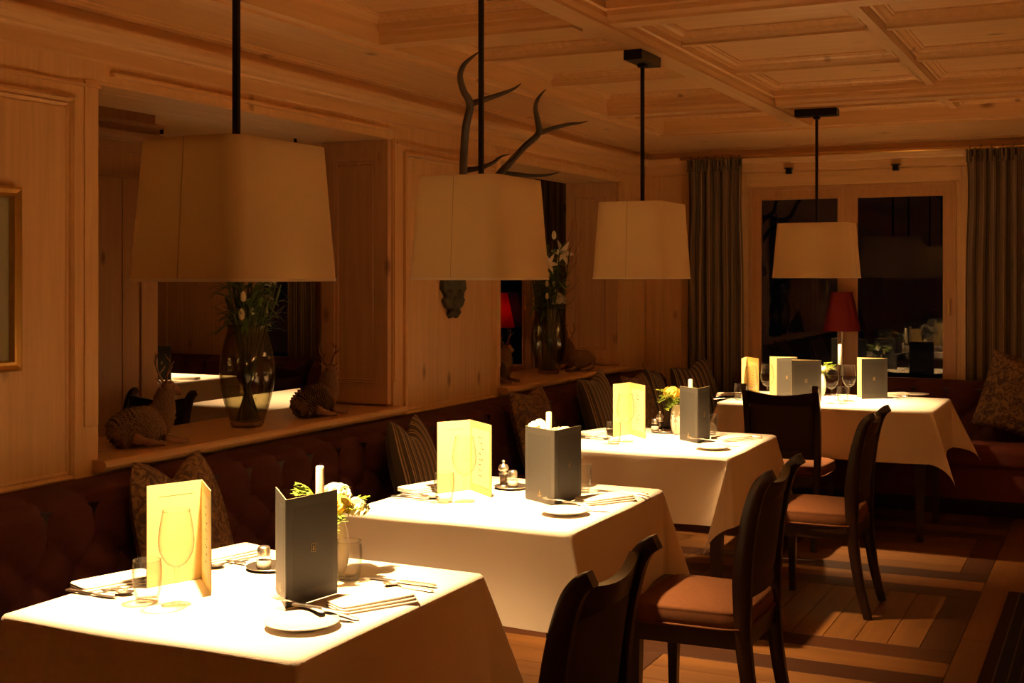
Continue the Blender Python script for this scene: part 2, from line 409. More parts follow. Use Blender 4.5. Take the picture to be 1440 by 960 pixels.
# cornices
PROF = [(0, 2.28), (.010, 2.285), (.010, 2.338), (.022, 2.342), (.026, 2.350), (.040, 2.358), (.056, 2.376), (.060, 2.392), (.060, 2.402), (.022, 2.404), (.018, 2.412), (.018, 2.446), (.055, 2.449), (.055, 2.455), (.075, 2.457), (.075, 2.47), (0, 2.47)]
struct(MB().sweep([[(XL+d, y, z) for d, z in PROF] for y in (-1.6, YF)], None, True).build('trim_1', 'pine_y'), 'moulded pine cornice along the wall with the two openings')
struct(MB().sweep([[(x, YF-d, z) for d, z in PROF] for x in (XL, 2.6)], None, True).build('trim_2', 'pine_x'), 'moulded pine cornice above the far curtains')

# left wall with two openings
wl = MB()
for (y0, y1, z0, z1) in ((-1.6, YF+.2, 0, SILL-.045), (-1.6, N1[0], SILL-.045, OPT), (N1[1], N2[0], SILL-.045, OPT), (N2[1], YF+.2, SILL-.045, OPT), (-1.6, YF+.2, OPT, 2.66)):
    wl.box(XLB, XL, y0, y1, z0, z1)
wl = struct(wl.build('wall_left', 'pine_z'), 'pine panelled wall with two wide openings above the banquette')
def panel_frame(y0, y1, z0, z1, x=XL, par=None):
    # raised frame moulding round a field of vertical boards
    prof = [(0, 0), (.0, .016), (.010, .022), (.018, .012), (.020, .004), (.026, .010), (.034, .006), (.036, 0)]
    loops = [[(x+h, y0+d, z0+d), (x+h, y1-d, z0+d), (x+h, y1-d, z1-d), (x+h, y0+d, z1-d)] for d, h in prof]
    MB().add([p for l in loops for p in l], [(i*4+j, i*4+(j+1) % 4, (i+1)*4+(j+1) % 4, (i+1)*4+j) for i in range(len(loops)-1) for j in range(4)]).build('panel_moulding', 'pine_z', par or wl)
def boards(y0, y1, z0, z1, n, x=XL, t=.004, par=None, mat='pine_z', gap=.002):
    for i in range(n):
        a, c = y0+(y1-y0)*i/n, y0+(y1-y0)*(i+1)/n
        MB().rbox(x-.002, x+t, a+gap, c-gap, z0, z1, .0015).build('wall_board', mat, par or wl)
boards(1.75, 3.27, .83, 2.10, 3, gap=.0008); panel_frame(1.71, 3.29, .815, 2.14)
boards(5.57, 6.52, .83, 2.12, 3, gap=.0008); panel_frame(5.535, 6.555, .815, 2.15)
boards(8.66, 9.14, .83, 2.2, 3)
for (y0, y1, z) in ((N1[0]+.06, N1[1]-.02, 2.242), (N2[0]-.05, N2[1]-.03, 2.242)):
    MB().box(XL, XL+.020, y0, y1, z-.007, z+.007).build('rail_bead', 'pine_y', wl)
MB().box(XL, XL+.014, -1.6, N1[0], 2.183, 2.192).build('rail_bead', 'pine_y', wl)
MB().box(XL, XL+.014, N1[1]+.02, N2[0]-.02, 2.183, 2.192).build('rail_bead', 'pine_y', wl)
# casing strips beside the openings
for y0, y1 in ((N1[0]-.07, N1[0]-.004), (N1[1]+.004, N1[1]+.06), (N2[0]-.06, N2[0]-.004), (N2[1]+.004, N2[1]+.05)):
    MB().rbox(XL-.001, XL+.007, y0, y1, SILL+.12, OPT, .002).build('casing', 'pine_z', wl)

def opening(n, yy, label):
    root = struct(link('window_%d' % n, None, None, (0, 0, 0)), label)
    s = [(XLB-.03, SILL-.04), (XL+.045, SILL-.04), (XL+.06, SILL-.034), (XL+.066, SILL-.022), (XL+.064, SILL-.008), (XL+.055, SILL), (XLB-.03, SILL)]
    MB().sweep([[(x, y, z) for x, z in s] for y in (yy[0]-.03, yy[1]+.03)], None, True).build('sill', 'pine_y', root)
    ap = [(XL, SILL-.10), (XL+.012, SILL-.098), (XL+.014, SILL-.06), (XL+.03, SILL-.045), (XL+.03, SILL-.04), (XL, SILL-.04)]
    MB().sweep([[(x, y, z) for x, z in ap] for y in (yy[0]-.02, yy[1]+.02)], None, True).build('sill_moulding', 'pine_y', root)
    # folded shutter lying in the far reveal
    y1 = yy[1]-.004; y0 = y1-.032; a, c, z0, z1 = XLB+.005, XL-.012, SILL+.012, OPT-.012
    sh = MB()
    for (p, q, r, t) in ((a, a+.075, z0, z1), (c-.075, c, z0, z1), (a+.075, c-.075, z0, z0+.10), (a+.075, c-.075, z1-.10, z1)):
        sh.box(p, q, y0, y1, r, t)
    sh = sh.build('shutter', 'shutter_pine', root)
    MB().box(a+.07, c-.07, y0+.012, y1-.004, z0+.095, z1-.095).build('shutter_panel', 'shutter_pine', sh)
    prof = [(0, 0), (.004, .006), (.012, .002), (.018, .006), (.022, 0)]
    x0p, x1p, zp0, zp1 = a+.075, c-.075, z0+.10, z1-.10
    lo = [[(x0p+d, y0+.012-h, zp0+d), (x1p-d, y0+.012-h, zp0+d), (x1p-d, y0+.012-h, zp1-d), (x0p+d, y0+.012-h, zp1-d)] for d, h in prof]
    MB().add([p for l in lo for p in l], [(i*4+j, i*4+(j+1) % 4, (i+1)*4+(j+1) % 4, (i+1)*4+j) for i in range(len(lo)-1) for j in range(4)]).build('shutter_moulding', 'shutter_pine', sh)
    for z in (z0+.18, z1-.18): MB().tube([(a-.004, y0-.004, z-.03), (a-.004, y0-.004, z+.03)], .006, 8).build('hinge', 'iron_hinge', sh)
    # boards lining the head of the opening
    k = 3
    for i in range(k):
        p, q = XLB+(XL-XLB)*i/k, XLB+(XL-XLB)*(i+1)/k
        MB().rbox(p+.002, q-.002, yy[0]+.002, yy[1]-.002, OPT-.010, OPT+.001, .002).build('head_board', 'pine_y', root)
    return root
opening(1, N1, 'wide opening with a sill and folded shutter beside the nearest pendant')
opening(2, N2, 'wide opening with a sill and folded shutter near the far corner')

# far wall with windows
def far_x(u): return PY(u, 388, YF).x
WX0, WX1 = far_x(1053), far_x(1345); WM = far_x(1191.5)
ZT = 2.165; ZS = .72
OX0, OX1 = -7.0, -4.22            # window of the other dining room in the same outer wall
wb = MB()
for (x0, x1, z0, z1) in ((-8.3, 2.6, 0, ZS), (-8.3, 2.6, ZT, 2.66), (-8.3, OX0, ZS, ZT), (OX1, WX0, ZS, ZT), (WX1, 2.6, ZS, ZT)):
    wb.box(x0, x1, YF, YF+.22, z0, z1)
wb = struct(wb.build('wall_back', 'pine_z'), 'far pine wall holding the dark windows')
for i in range(6):
    a = XL+.01+i*.145
    if a+.14 < WX0-.02: MB().rbox(a, a+.141, YF-.006, YF+.001, .75, 2.27, .002).build('wall_board', 'pine_z', wb)
MB().rbox(WX0-.015, WX1+.04, YF-.008, YF+.001, ZT+.004, 2.272, .002).build('frieze_board', 'pine_x', wb)
MB().rbox(WX1+.03, WX1+.8, YF-.008, YF+.001, ZS, 2.272, .002).build('wall_board', 'pine_z', wb)
def frame_rect(mb, x0, x1, z0, z1, wd, y0, y1, wb_=None):
    mb.box(x0, x0+wd, y0, y1, z0, z1); mb.box(x1-wd, x1, y0, y1, z0, z1)
    mb.box(x0+wd, x1-wd, y0, y1, z1-wd, z1); mb.box(x0+wd, x1-wd, y0, y1, z0, z0+(wb_ or wd)); return mb
def window(n, x0, x1, cas, label):
    root = struct(link('window_%d' % n, None, None, (0, 0, 0)), label)
    frame_rect(MB(), x0, x1, ZS, ZT, .022, YF-.012, YF+.12).build('window_frame', 'window_pine', root)
    for (a, c) in cas:
        o = frame_rect(MB(), a, c, ZS+.02, ZT-.02, .062, YF+.01, YF+.065).build('casement', 'window_pine', root)
        frame_rect(MB(), a+.058, c-.058, ZS+.078, ZT-.078, .012, YF+.004, YF+.03).build('glazing_bead', 'window_pine', o)
        MB().box(a+.06, c-.06, YF+.030, YF+.036, ZS+.08, ZT-.08).build('pane', 'window_glass', o)
        MB().tube([(c-.03, YF-.02, 1.25), (c-.03, YF-.02, 1.37)], .007, 8).build('handle', 'brass', o)
    MB().rbox(x0-.02, x1+.02, YF-.14, YF+.12, ZS-.03, ZS+.004, .004).build('window_sill', 'pine_x', root)
window(3, WX0, WX1, ((WX0+.02, WM), (WM, WX1-.02)), 'two wooden casements with dark night panes behind the far table')
ow = (OX1-OX0-.04)/4
window(4, OX0, OX1, [(OX0+.02+ow*i, OX0+.02+ow*(i+1)) for i in range(4)], 'dark window of the other dining room seen through the openings')
# walls out of view and the other dining room
struct(MB().box(2.6, 2.8, -1.6, YF+.2, 0, 2.66).build('wall_right', 'pine_z'), 'plain pine wall on the right')
struct(MB().box(-8.3, 2.8, -1.8, -1.6, 0, 2.66).build('wall_front', 'pine_z'), 'plain pine wall behind the viewer')
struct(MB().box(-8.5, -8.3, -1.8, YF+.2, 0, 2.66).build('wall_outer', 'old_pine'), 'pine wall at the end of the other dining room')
XI = -5.5
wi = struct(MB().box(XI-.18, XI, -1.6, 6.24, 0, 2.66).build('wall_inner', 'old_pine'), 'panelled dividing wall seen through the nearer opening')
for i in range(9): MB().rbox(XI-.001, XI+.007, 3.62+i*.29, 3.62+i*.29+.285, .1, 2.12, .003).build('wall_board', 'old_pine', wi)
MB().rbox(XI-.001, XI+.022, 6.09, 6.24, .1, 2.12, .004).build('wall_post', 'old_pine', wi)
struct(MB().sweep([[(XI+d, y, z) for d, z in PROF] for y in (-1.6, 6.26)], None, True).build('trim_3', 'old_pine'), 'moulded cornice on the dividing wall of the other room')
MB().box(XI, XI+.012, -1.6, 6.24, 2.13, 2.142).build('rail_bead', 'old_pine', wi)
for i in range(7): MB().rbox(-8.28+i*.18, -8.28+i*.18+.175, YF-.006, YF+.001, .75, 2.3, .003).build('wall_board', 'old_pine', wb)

# ------------------------------------------------------------------ pendant lamps
SH = .332; LBOT = 1.508
def rrect(a, b, r, n=5):
    out = []
    for (cx, cy, a0) in ((a-r, b-r, 0), (-a+r, b-r, 90), (-a+r, -b+r, 180), (a-r, -b+r, 270)):
        for k in range(n+1):
            g = math.radians(a0+90*k/n); out.append((cx+r*math.cos(g), cy+r*math.sin(g)))
    return out
def pendant(x, y, label, long_y=True, ztop=ZB, rz=0., power=LAMP_POWER):
    t = thing('pendant_lamp', label, 'lamp', (x, y, 0), rz + (0 if long_y else PI/2), 'pendant lamps over the tables')
    a0, b0, a1, b1, r = (.165, .214, .146, .191, .045) if long_y else (.168, .242, .150, .216, .045)
    lo, hi = rrect(a0, b0, r), rrect(a1, b1, r); li, hj = rrect(a0-.004, b0-.004, r), rrect(a1-.004, b1-.004, r)
    rows = [[(p[0], p[1], LBOT) for p in lo], [(p[0], p[1], LBOT+SH) for p in hi]]
    sh = MB().add([q for R in rows for q in R], [(i, (i+1) % len(lo), len(lo)+(i+1) % len(lo), len(lo)+i) for i in range(len(lo))]).build('shade', 'lampshade', t, 60)
    n = len(lo)
    MB().add([(p[0], p[1], LBOT) for p in li]+[(p[0], p[1], LBOT+SH-.006) for p in hj], [(i, (i+1) % n, n+(i+1) % n, n+i) for i in range(n)]).build('lining', 'shade_lining', sh, 60)
    MB().add([(p[0]*1.006, p[1]*1.006, LBOT-.001) for p in lo]+[(p[0], p[1], LBOT-.001) for p in li]+[(p[0]*1.005, p[1]*1.005, LBOT+.006) for p in lo], [(i, (i+1) % n, n+(i+1) % n, n+i) for i in range(n)]+[(i, (i+1) % n, 2*n+(i+1) % n, 2*n+i) for i in range(n)]).build('rim', 'shade_lining', sh)
    MB().prism(hj, lambda p: (p[0], p[1], LBOT+SH-.012), lambda p: (p[0], p[1], LBOT+SH-.008)).build('top_plate', 'shade_lining', sh)
    # fine seam on the middle of the broad sides
    MB().add([(-.0009, -b0-.0006, LBOT), (.0009, -b0-.0006, LBOT), (.0009, -b1-.0006, LBOT+SH), (-.0009, -b1-.0006, LBOT+SH), (-.0009, -b0+.002, LBOT), (.0009, -b0+.002, LBOT), (.0009, -b1+.002, LBOT+SH), (-.0009, -b1+.002, LBOT+SH)], [(0, 1, 2, 3), (0, 4, 7, 3), (1, 5, 6, 2)]).build('seam', 'seam_thread', sh)
    MB().rbox(-.0078, .0078, -.0078, .0078, LBOT+SH-.01, ztop-.044, .002).build('rod', 'black_metal', t)
    c = MB().rbox(-.042, .042, -.128, .128, ztop-.044, ztop+.0, .003).build('canopy', 'black_metal', t)
    MB().rbox(-.018, .018, -.018, .018, ztop-.060, ztop-.044, .002).build('collar', 'black_metal', c)
    MB().tube([(0, 0, LBOT+.285), (0, 0, LBOT+SH-.01)], .018, 12).build('socket', 'black_metal', t)
    MB().lathe([(.0005, .235), (.016, .239), (.024, .255), (.022, .270), (.016, .29)], 12, (0, 0, LBOT)).build('bulb', 'bulb_glow', t, True)
    ld = bpy.data.lights.new('bulb_light', 'SPOT'); ld.energy = power; ld.color = LAMP_COL; ld.spot_size = math.radians(91); ld.spot_blend = 1.0; ld.shadow_soft_size = .022
    l2 = bpy.data.lights.new('shade_light', 'POINT'); l2.energy = power*.022; l2.color = LAMP_COL; l2.shadow_soft_size = .03
    l2 = bpy.data.objects.new('shade_light', l2); COL.objects.link(l2); l2.parent = t; l2.location = (0, 0, LBOT+.19)
    lo_ = bpy.data.objects.new('bulb_light', ld); COL.objects.link(lo_); lo_.parent = t; lo_.location = (0, 0, LBOT+.225)
    return t
pendant(-1.93, 2.475, 'large cream pendant shade nearest the viewer, over the nearest table')
pendant(-1.90, 3.72, 'cream pendant shade in front of the antlers, over the second table')
pendant(-1.90, 5.285, 'cream pendant shade over the third table with its black canopy visible', ztop=ZB)
pendant(-1.665, 7.75, 'cream pendant shade in front of the far window', long_y=False, ztop=2.535)
pendant(-6.70, 7.52, 'pendant lamp of the other dining room, glimpsed below the nearest shade', ztop=2.66, power=150)
pendant(-4.65, 6.55, 'pendant lamp of the other dining room, hanging just behind the pier', ztop=2.66, power=60)

# ------------------------------------------------------------------ tables and cloths
def make_cloth(hx, hy, ov, z, seed, kd):
    rnd = random.Random(seed); rb = .014
    ph = [rnd.uniform(0, 6) for _ in range(8)]
    def bend(r):     # distance past the edge -> (out, down)
        if r <= 0: return 0, 0
        q = rb*PI/2
        if r < q: return rb*math.sin(r/rb), rb*(1-math.cos(r/rb))
        return rb+(r-q)*.045, rb+(r-q)*.999
    def fn(u, v):
        ex, ey = hx-rb*.4, hy-rb*.4
        def mapc(t, e):      # denser near edges
            T = e+ov; return -T+2*T*t
        X, Y = mapc(u, ex), mapc(v, ey)
        ox, oy = abs(X)-ex, abs(Y)-ey; sx, sy = (1 if X > 0 else -1), (1 if Y > 0 else -1)
        if ox <= 0 and oy <= 0: return (X, Y, z+.0008*math.sin(X*9+ph[0])*math.sin(Y*8+ph[1]))
        if oy <= 0:
            o, d = bend(ox); wv = .011*(d/ov)*(math.sin(Y*7+ph[2]+sx)+.6*math.sin(Y*13+ph[3]))
            return (sx*(ex+o+wv), Y, z-d)
        if ox <= 0:
            o, d = bend(oy); wv = .011*(d/ov)*(math.sin(X*7+ph[4]+sy)+.6*math.sin(X*13+ph[5]))
            return (X, sy*(ey+o+wv), z-d)
        r = math.hypot(ox, oy); th = math.atan2(oy, ox); k = kd.get((sx, sy), (.36, 45))
        o, d = bend(r); d -= rb*.0
        amp = math.sin(2*th)**1.3 if math.sin(2*th) > 0 else 0
        out = k[0]*max(0, r-rb)*amp; g = math.radians(k[1])
        drop = d*math.sqrt(max(.2, 1-(k[0]*amp)**2))
        s = math.sin(th)
        bx, by = math.cos(th)**2*o, math.sin(th)**2*o
        return (sx*(ex+bx+out*math.cos(g)), sy*(ey+by+out*math.sin(g)), z-drop)
    nx = max(60, int((2*hx+2*ov)/.0185)); ny = max(60, int((2*hy+2*ov)/.0165))
    return MB().grid(fn, nx, ny)
def table(x0, x1, y0, y1, tl, cl_, seed, ov=.31, kd={}):
    cx, cy, hx, hy = (x0+x1)/2, (y0+y1)/2, (x1-x0)/2, (y1-y0)/2
    t = thing('dining_table', tl, 'table', (cx, cy, 0), 0, 'dining tables')
    MB().rbox(-hx+.006, hx-.006, -hy+.006, hy-.006, .725, .757, .004).build('tabletop', 'mahogany', t)
    MB().box(-hx+.06, hx-.06, -hy+.06, hy-.06, .65, .725).build('apron', 'mahogany', t)
    for sx in (-1, 1):
        for sy in (-1, 1):
            px, py = sx*(hx-.075), sy*(hy-.075)
            MB().sweep([[(px+a*w_, py+c*w_, z) for a, c in ((-1, -1), (1, -1), (1, 1), (-1, 1))] for z, w_ in ((0, .017), (.45, .026), (.72, .028))], None, True).build('leg', 'mahogany', t)
    c = make_cloth(hx, hy, ov, .7595, seed, kd).build('tablecloth', 'linen', None, True, (cx, cy, 0))
    tag(c, cl_, 'tablecloth', 'white tablecloths')
    return t
TZ = .7603
table(-2.275, -1.475, 2.08, 2.895, 'dark wooden table hidden under the nearest white cloth', 'white cloth over the nearest table', 1, kd={(1, 1): (.36, 58), (1, -1): (.30, 60), (-1, -1): (.3, 45)})
table(-2.275, -1.475, 3.47, 4.31, 'dark wooden table under the white cloth of the second table', 'white cloth on the second table from the viewer', 2, kd={(1, 1): (.34, 58), (1, -1): (.32, 35)})
table(-2.29, -1.49, 5.22, 6.02, 'dark wooden table under the third white cloth, one leg showing', 'white cloth with a long corner fold on the third table', 3, kd={(1, -1): (.30, 138), (1, 1): (.34, 60)})
table(-2.20, -.955, 7.46, 8.27, 'long dark wooden table at the far bench under the window', 'white cloth on the far table with corners spreading over the bench', 4, kd={(1, -1): (.30, 20), (1, 1): (.42, 20)})
pendant(1.35, 3.1, 'cream pendant shade added unseen on the right as fill light, nearer one', ztop=2.66)  # unseen pendants added on the right to brighten ceiling and walls
pendant(1.35, 6.3, 'cream pendant shade added unseen on the right as fill light, farther one', ztop=2.66)
table(.95, 1.75, 2.7, 3.5, 'dark wooden table added unseen below the nearer fill lamp', 'white cloth on the nearer added, unseen table, bouncing fill light', 7)  # unseen cloth-covered tables added below them to bounce the light
table(.95, 1.75, 5.9, 6.7, 'dark wooden table added unseen below the farther fill lamp', 'white cloth on the farther added, unseen table, bouncing fill light', 8)
table(-6.85, -6.08, 7.1, 7.8, 'table with dark menu in the other dining room', 'white cloth on the farther table of the other room', 5, ov=.27)
table(-5.03, -4.28, 5.95, 7.35, 'long table of the other room behind the glass vase', 'white cloth of the other room seen right behind the big vase', 6, ov=.27)

# ------------------------------------------------------------------ chairs
def make_chair(label):
    t = thing('dining_chair', label, 'chair', (0, 0, 0), 0, 'dining chairs with scrolled backs')
    def stile(s):
        pts = spline([(s*.185, -.235, 0), (s*.185, -.195, .16), (s*.19, -.170, .34), (s*.192, -.165, .47), (s*.195, -.167, .60), (s*.197, -.186, .74), (s*.199, -.212, .84), (s*.20, -.238, .885), (s*.20, -.265, .902)], 5)
        n = len(pts); rows = []
        for i, p in enumerate(pts):
            tg = (pts[min(i+1, n-1)]-pts[max(i-1, 0)]).normalized(); nr = Vector((0, tg.z, -tg.y))
            f = i/(n-1); hd = lerp(.017, .030, min(1, f/.45)) if f < .5 else lerp(.030, .017, (f-.5)/.5); hw = .0165
            rows.append([p+Vector((sx*hw, 0, 0))+nr*sy*hd for sx, sy in ((-1, -.8), (-.8, -1), (.8, -1), (1, -.8), (1, .8), (.8, 1), (-.8, 1), (-1, .8))])
        return MB().sweep(rows, None, True)
    for s in (-1, 1): stile(s).build('back_stile', 'mahogany', t, 40)
    for s in (-1, 1):
        MB().sweep([[(s*.195+a*w_, .190+c*w_, z) for a, c in ((-1, -1), (1, -1), (1, 1), (-1, 1))] for z, w_ in ((0, .013), (.38, .021), (.405, .023))], None, True).build('leg', 'mahogany', t)
    # seat rail
    fr = MB()
    tz0, tz1 = .345, .405
    out = [(-.205, -.18), (.205, -.18), (.222, .205), (-.222, .205)]; inn = [(-.17, -.145), (.17, -.145), (.19, .18), (-.19, .18)]
    for i in range(4):
        j = (i+1) % 4
        fr.add([(*out[i], tz0), (*out[j], tz0), (*inn[j], tz0), (*inn[i], tz0), (*out[i], tz1), (*out[j], tz1), (*inn[j], tz1), (*inn[i], tz1)], [(0, 1, 2, 3), (4, 5, 6, 7), (0, 1, 5, 4), (3, 2, 6, 7), (0, 3, 7, 4), (1, 2, 6, 5)])
    fr.build('seat_rail', 'mahogany', t)
    def se(u, v):
        a = u*2*PI; k = math.sin(v*PI/2)
        c, s = math.cos(a), math.sin(a); e = .28
        px = math.copysign(abs(c)**e, c); py = math.copysign(abs(s)**e, s)
        rr = 1 if v < .45 else math.cos((v-.45)/.55*PI/2)
        z = .40+.055*min(1, v/.45) + (.028*math.sin(max(0, v-.45)/.55*PI/2))
        if v < .45: rr = .985+.02*math.sin(v/.45*PI)
        wx = .222+(py*rr)*.012
        return (px*rr*wx, .014+py*rr*.193, z)
    st = MB().grid(se, 56, 16, True).build('seat', 'seat_fabric', t, True)
    def pip(z, k):
        return [(math.copysign(abs(math.cos(g))**.28, math.cos(g))*(.226+.012*math.sin(g)), .014+math.copysign(abs(math.sin(g))**.28, math.sin(g))*.196, z) for g in [2*PI*i/56 for i in range(57)]]
    MB().tube(pip(.408, 1), .004, 6, False).build('piping', 'seat_fabric', st, True)
    # back: top rail, lower rail, upholstered panel
    def rail(z0, z1, th, bow):
        rows = []
        for i in range(13):
            f = i/12; x = -.185+.37*f; sag = bow*math.sin(PI*f)
            def yy(z): return -.165 - max(0, z-.55)**1.6*.30
            dip = (.022*math.sin(PI*f) if z1 > .8 else 0)
            rows.append([(x, yy(z0)-sag-th, z0), (x, yy(z0)-sag+th, z0), (x, yy(z1)-sag+th, z1-dip), (x, yy(z1)-sag-th, z1-dip)])
        return MB().sweep(rows, None, True)
    rail(.80, .878, .014, .022).build('top_rail', 'mahogany', t, 40)
    rail(.50, .545, .012, .018).build('lower_rail', 'mahogany', t, 40)
    def pan(sg):
        def fn(u, v):
            x = -.178+.356*u; z = .545+.257*v; y = -.165-max(0, z-.55)**1.6*.30-.020*math.sin(PI*u)
            return (x, y+sg*(.010+.012*(math.sin(PI*u)*math.sin(PI*v))**.4), z)
        return fn
    mb = MB(); mb.grid(pan(1), 16, 12); mb.grid(pan(-1), 16, 12); mb.build('back_panel', 'back_fabric', t, True)
    return t
ch = make_chair('dark wooden chair pushed to the nearest table, only its back in view')
ch.location = (-1.235, 2.60, 0); ch.rotation_euler.z = PI/2
dup(ch, (-1.235, 4.095, 0), PI/2, 'dark wooden chair with rust-coloured seat at the second table')
dup(ch, (-1.240, 5.92, 0), PI/2, 'dark wooden chair with rust-coloured seat at the third table')
dup(ch, (-1.705, 7.225, 0), 0, 'dark wooden chair with its back to us at the far table')
dup(ch, (-4.62, 5.05, 0), PI, 'dark chair behind the near deer figurine in the other room', 'chairs of the other room')
dup(ch, (-5.55, 7.45, 0), PI/2, 'dark chair behind the big vase in the other room', 'chairs of the other room')

# ------------------------------------------------------------------ tufted benches
def bench(name, label, L_, place, seatd, mseat):
    # local: s along the length, d outwards from the wall, z up. place maps (s, d, z) -> world
    t = thing(name, label, 'bench')
    a_, b_ = .205, .175; ZTOP, ZSEAT = .80, .46; zb1 = .685
    def prof(q):     # section: 0 seat level -> top -> behind
        pts = [(.30, .44), (.285, .55), (.262, .66), (.235, .755), (.20, .793), (.15, .80), (.02, .80)]
        f = q*(len(pts)-1); i = min(int(f), len(pts)-2); g = f-i
        return lerp(pts[i][0], pts[i+1][0], g), lerp(pts[i][1], pts[i+1][1], g)
    def fn(u, v):
        s = u*L_; d, z = prof(v)
        p = s/a_; q = (z-zb1)/b_
        if z < zb1:
            m_, n_ = p+q, p-q; w_ = abs(math.sin(PI*m_))*abs(math.sin(PI*n_))
            bd = min(math.hypot((p-round(p))*a_, (q+0)*b_) if abs(q) < .5 else 9, math.hypot((p-.5-round(p-.5))*a_, (q+.5)*b_))
        else:
            w_ = abs(math.sin(PI*p)); bd = math.hypot((p-round(p))*a_, q*b_)
            if d < .16: w_ = lerp(1, w_, max(0, (d-.10)/.06))
        puff = .038*w_**.52 - .012*math.exp(-(bd/.018)**2)
        return place(s, max(.002, d-.030+puff*(1 if d > .2 else .6)), z+(puff*.6 if d < .24 else 0))
    nu = int(L_/.0125)
    MB().grid(fn, nu, 44).build('backrest', 'burgundy', t, True)
    bm = MB().lathe([(.001, .006), (.007, .0045), (.010, 0)], 10).mesh('button', 'burgundy', True)
    for k in range(int(L_/a_)+1):
        for (ds, zz) in ((0, zb1), (.5, zb1-b_*.5)):
            s = (k+ds)*a_
            if s > L_-.05: continue
            d = .262 if ds == 0 else .272
            o = link('button', bm, t, place(s, d-.038, zz)); vv = Vector(place(0, 1, 0))-Vector(place(0, 0, 0)); o.rotation_euler = vv.to_track_quat('Z', 'Y').to_euler()
    def seat(u, v):
        pts = [(.26, .455), (.5, .468), (seatd-.05, .462), (seatd-.012, .45), (seatd, .425), (seatd-.004, .34), (seatd-.02, .325), (seatd-.03, .32)]
        f = v*(len(pts)-1); i = min(int(f), len(pts)-2); g = f-i
        return place(u*L_, lerp(pts[i][0], pts[i+1][0], g), lerp(pts[i][1], pts[i+1][1], g))
    MB().grid(seat, 40, 28).build('seat', mseat, t, True)
    def bx(d0, d1, z0, z1):
        mb = MB(); c = [place(s, d, z) for z in (z0, z1) for d in (d0, d1) for s in (0, L_)]
        return mb.add(c, [(0, 2, 3, 1), (4, 5, 7, 6), (0, 1, 5, 4), (2, 6, 7, 3), (0, 4, 6, 2), (1, 3, 7, 5)])
    bx(.0, seatd-.03, .12, .33).build('base', mseat, t)
    bx(.05, seatd-.16, 0.0, .12).build('plinth', 'mahogany', t)
    bx(.0, .22, .33, .78).build('back_board', 'mahogany', t)
    return t
bench('banquette', 'long burgundy tufted banquette under the two openings', 7.4, lambda s, d, z: (XL+.026+d, 1.5+s, z), .76, 'burgundy')
bench('window_bench', 'burgundy tufted bench with rust seat below the far window', 3.0, lambda s, d, z: (XL+.80+s, YF-.165-d, z), .62, 'bench_fabric')
bench('banquette', 'burgundy bench in the other room beyond the table with the dark menu', 3.6, lambda s, d, z: (-8.2+s, YF-.165-d, z), .62, 'burgundy')

# ------------------------------------------------------------------ cushions
def cushion(loc, rz, tilt, size, mat, label, chop=.5, roll=0., group='cushions on the benches'):
    def side(sg):
        def fn(u, v):
            a, c = u*2-1, v*2-1
            pinch = .06*(a*a)*(1-c*c)+0; px = a*(1-.07*(1-abs(c)**2)*0); 
            x = a*(1-.10*(1-c*c)*.5); z = c*(1-.10*(1-a*a)*.5)
            up = max(0, c)
            z -= chop*.42*up**2*math.exp(-(a/.42)**2); x *= 1-chop*.36*up**2
            th = (max(0, 1-a**4)*max(0, 1-c**4))**.55
            return (x*size/2, sg*.058*size/.42*th*(1-.35*chop*up), (z+1)*size/2)
        return fn
    mb = MB(); mb.grid(side(1), 26, 26); mb.grid(side(-1), 26, 26)
    M = Matrix.Rotation(tilt, 4, 'X') @ Matrix.Rotation(roll, 4, 'Y'); mb.xf(M)
    zmin = min(p[2] for p in mb.v)
    o = mb.build('cushion', mat, None, True, (loc[0], loc[1], loc[2]-zmin)); o.rotation_euler.z = rz
    tag(o, label, 'cushion', group); return o
SZ = .462
def bcush(y, mat, label, size=.42, chop=.5, dx=0., rz=0., roll=0., dz=0):
    cushion((-2.82+dx, y, SZ+dz), PI/2+rz, math.radians(-16), size, mat, label, chop, roll)
bcush(3.40, 'cushion_paisley', 'patterned cushion with two pointed ears behind the nearest table', .46, .75)
bcush(4.93, 'cushion_stripe', 'striped cushion with pointed corners left of the second cream menu', .44, .9, .03, .1)
bcush(6.30, 'cushion_paisley', 'patterned cushion behind the flowers of the second table', .46, .3)
bcush(7.22, 'cushion_stripe', 'striped cushion on the banquette behind the third table', .46, .35, .02, 0, -.1)
bcush(7.75, 'cushion_paisley', 'brown patterned cushion in the corner beside the striped ones', .44, .2, .08)
bcush(8.22, 'cushion_stripe', 'striped cushion in the corner, left of the pair below the curtain', .42, .4, .03, .15, .1)
cushion((-2.66, 8.66, SZ), PI/4+.3, math.radians(-10), .42, 'cushion_stripe', 'striped cushion in the corner, right of the pair below the curtain', .4, -.2)
cushion((-.62, YF-.60, SZ), 0, math.radians(-14), .50, 'cushion_paisley', 'gold-brown cushion leaning on the far bench at the right edge', .1, .25)

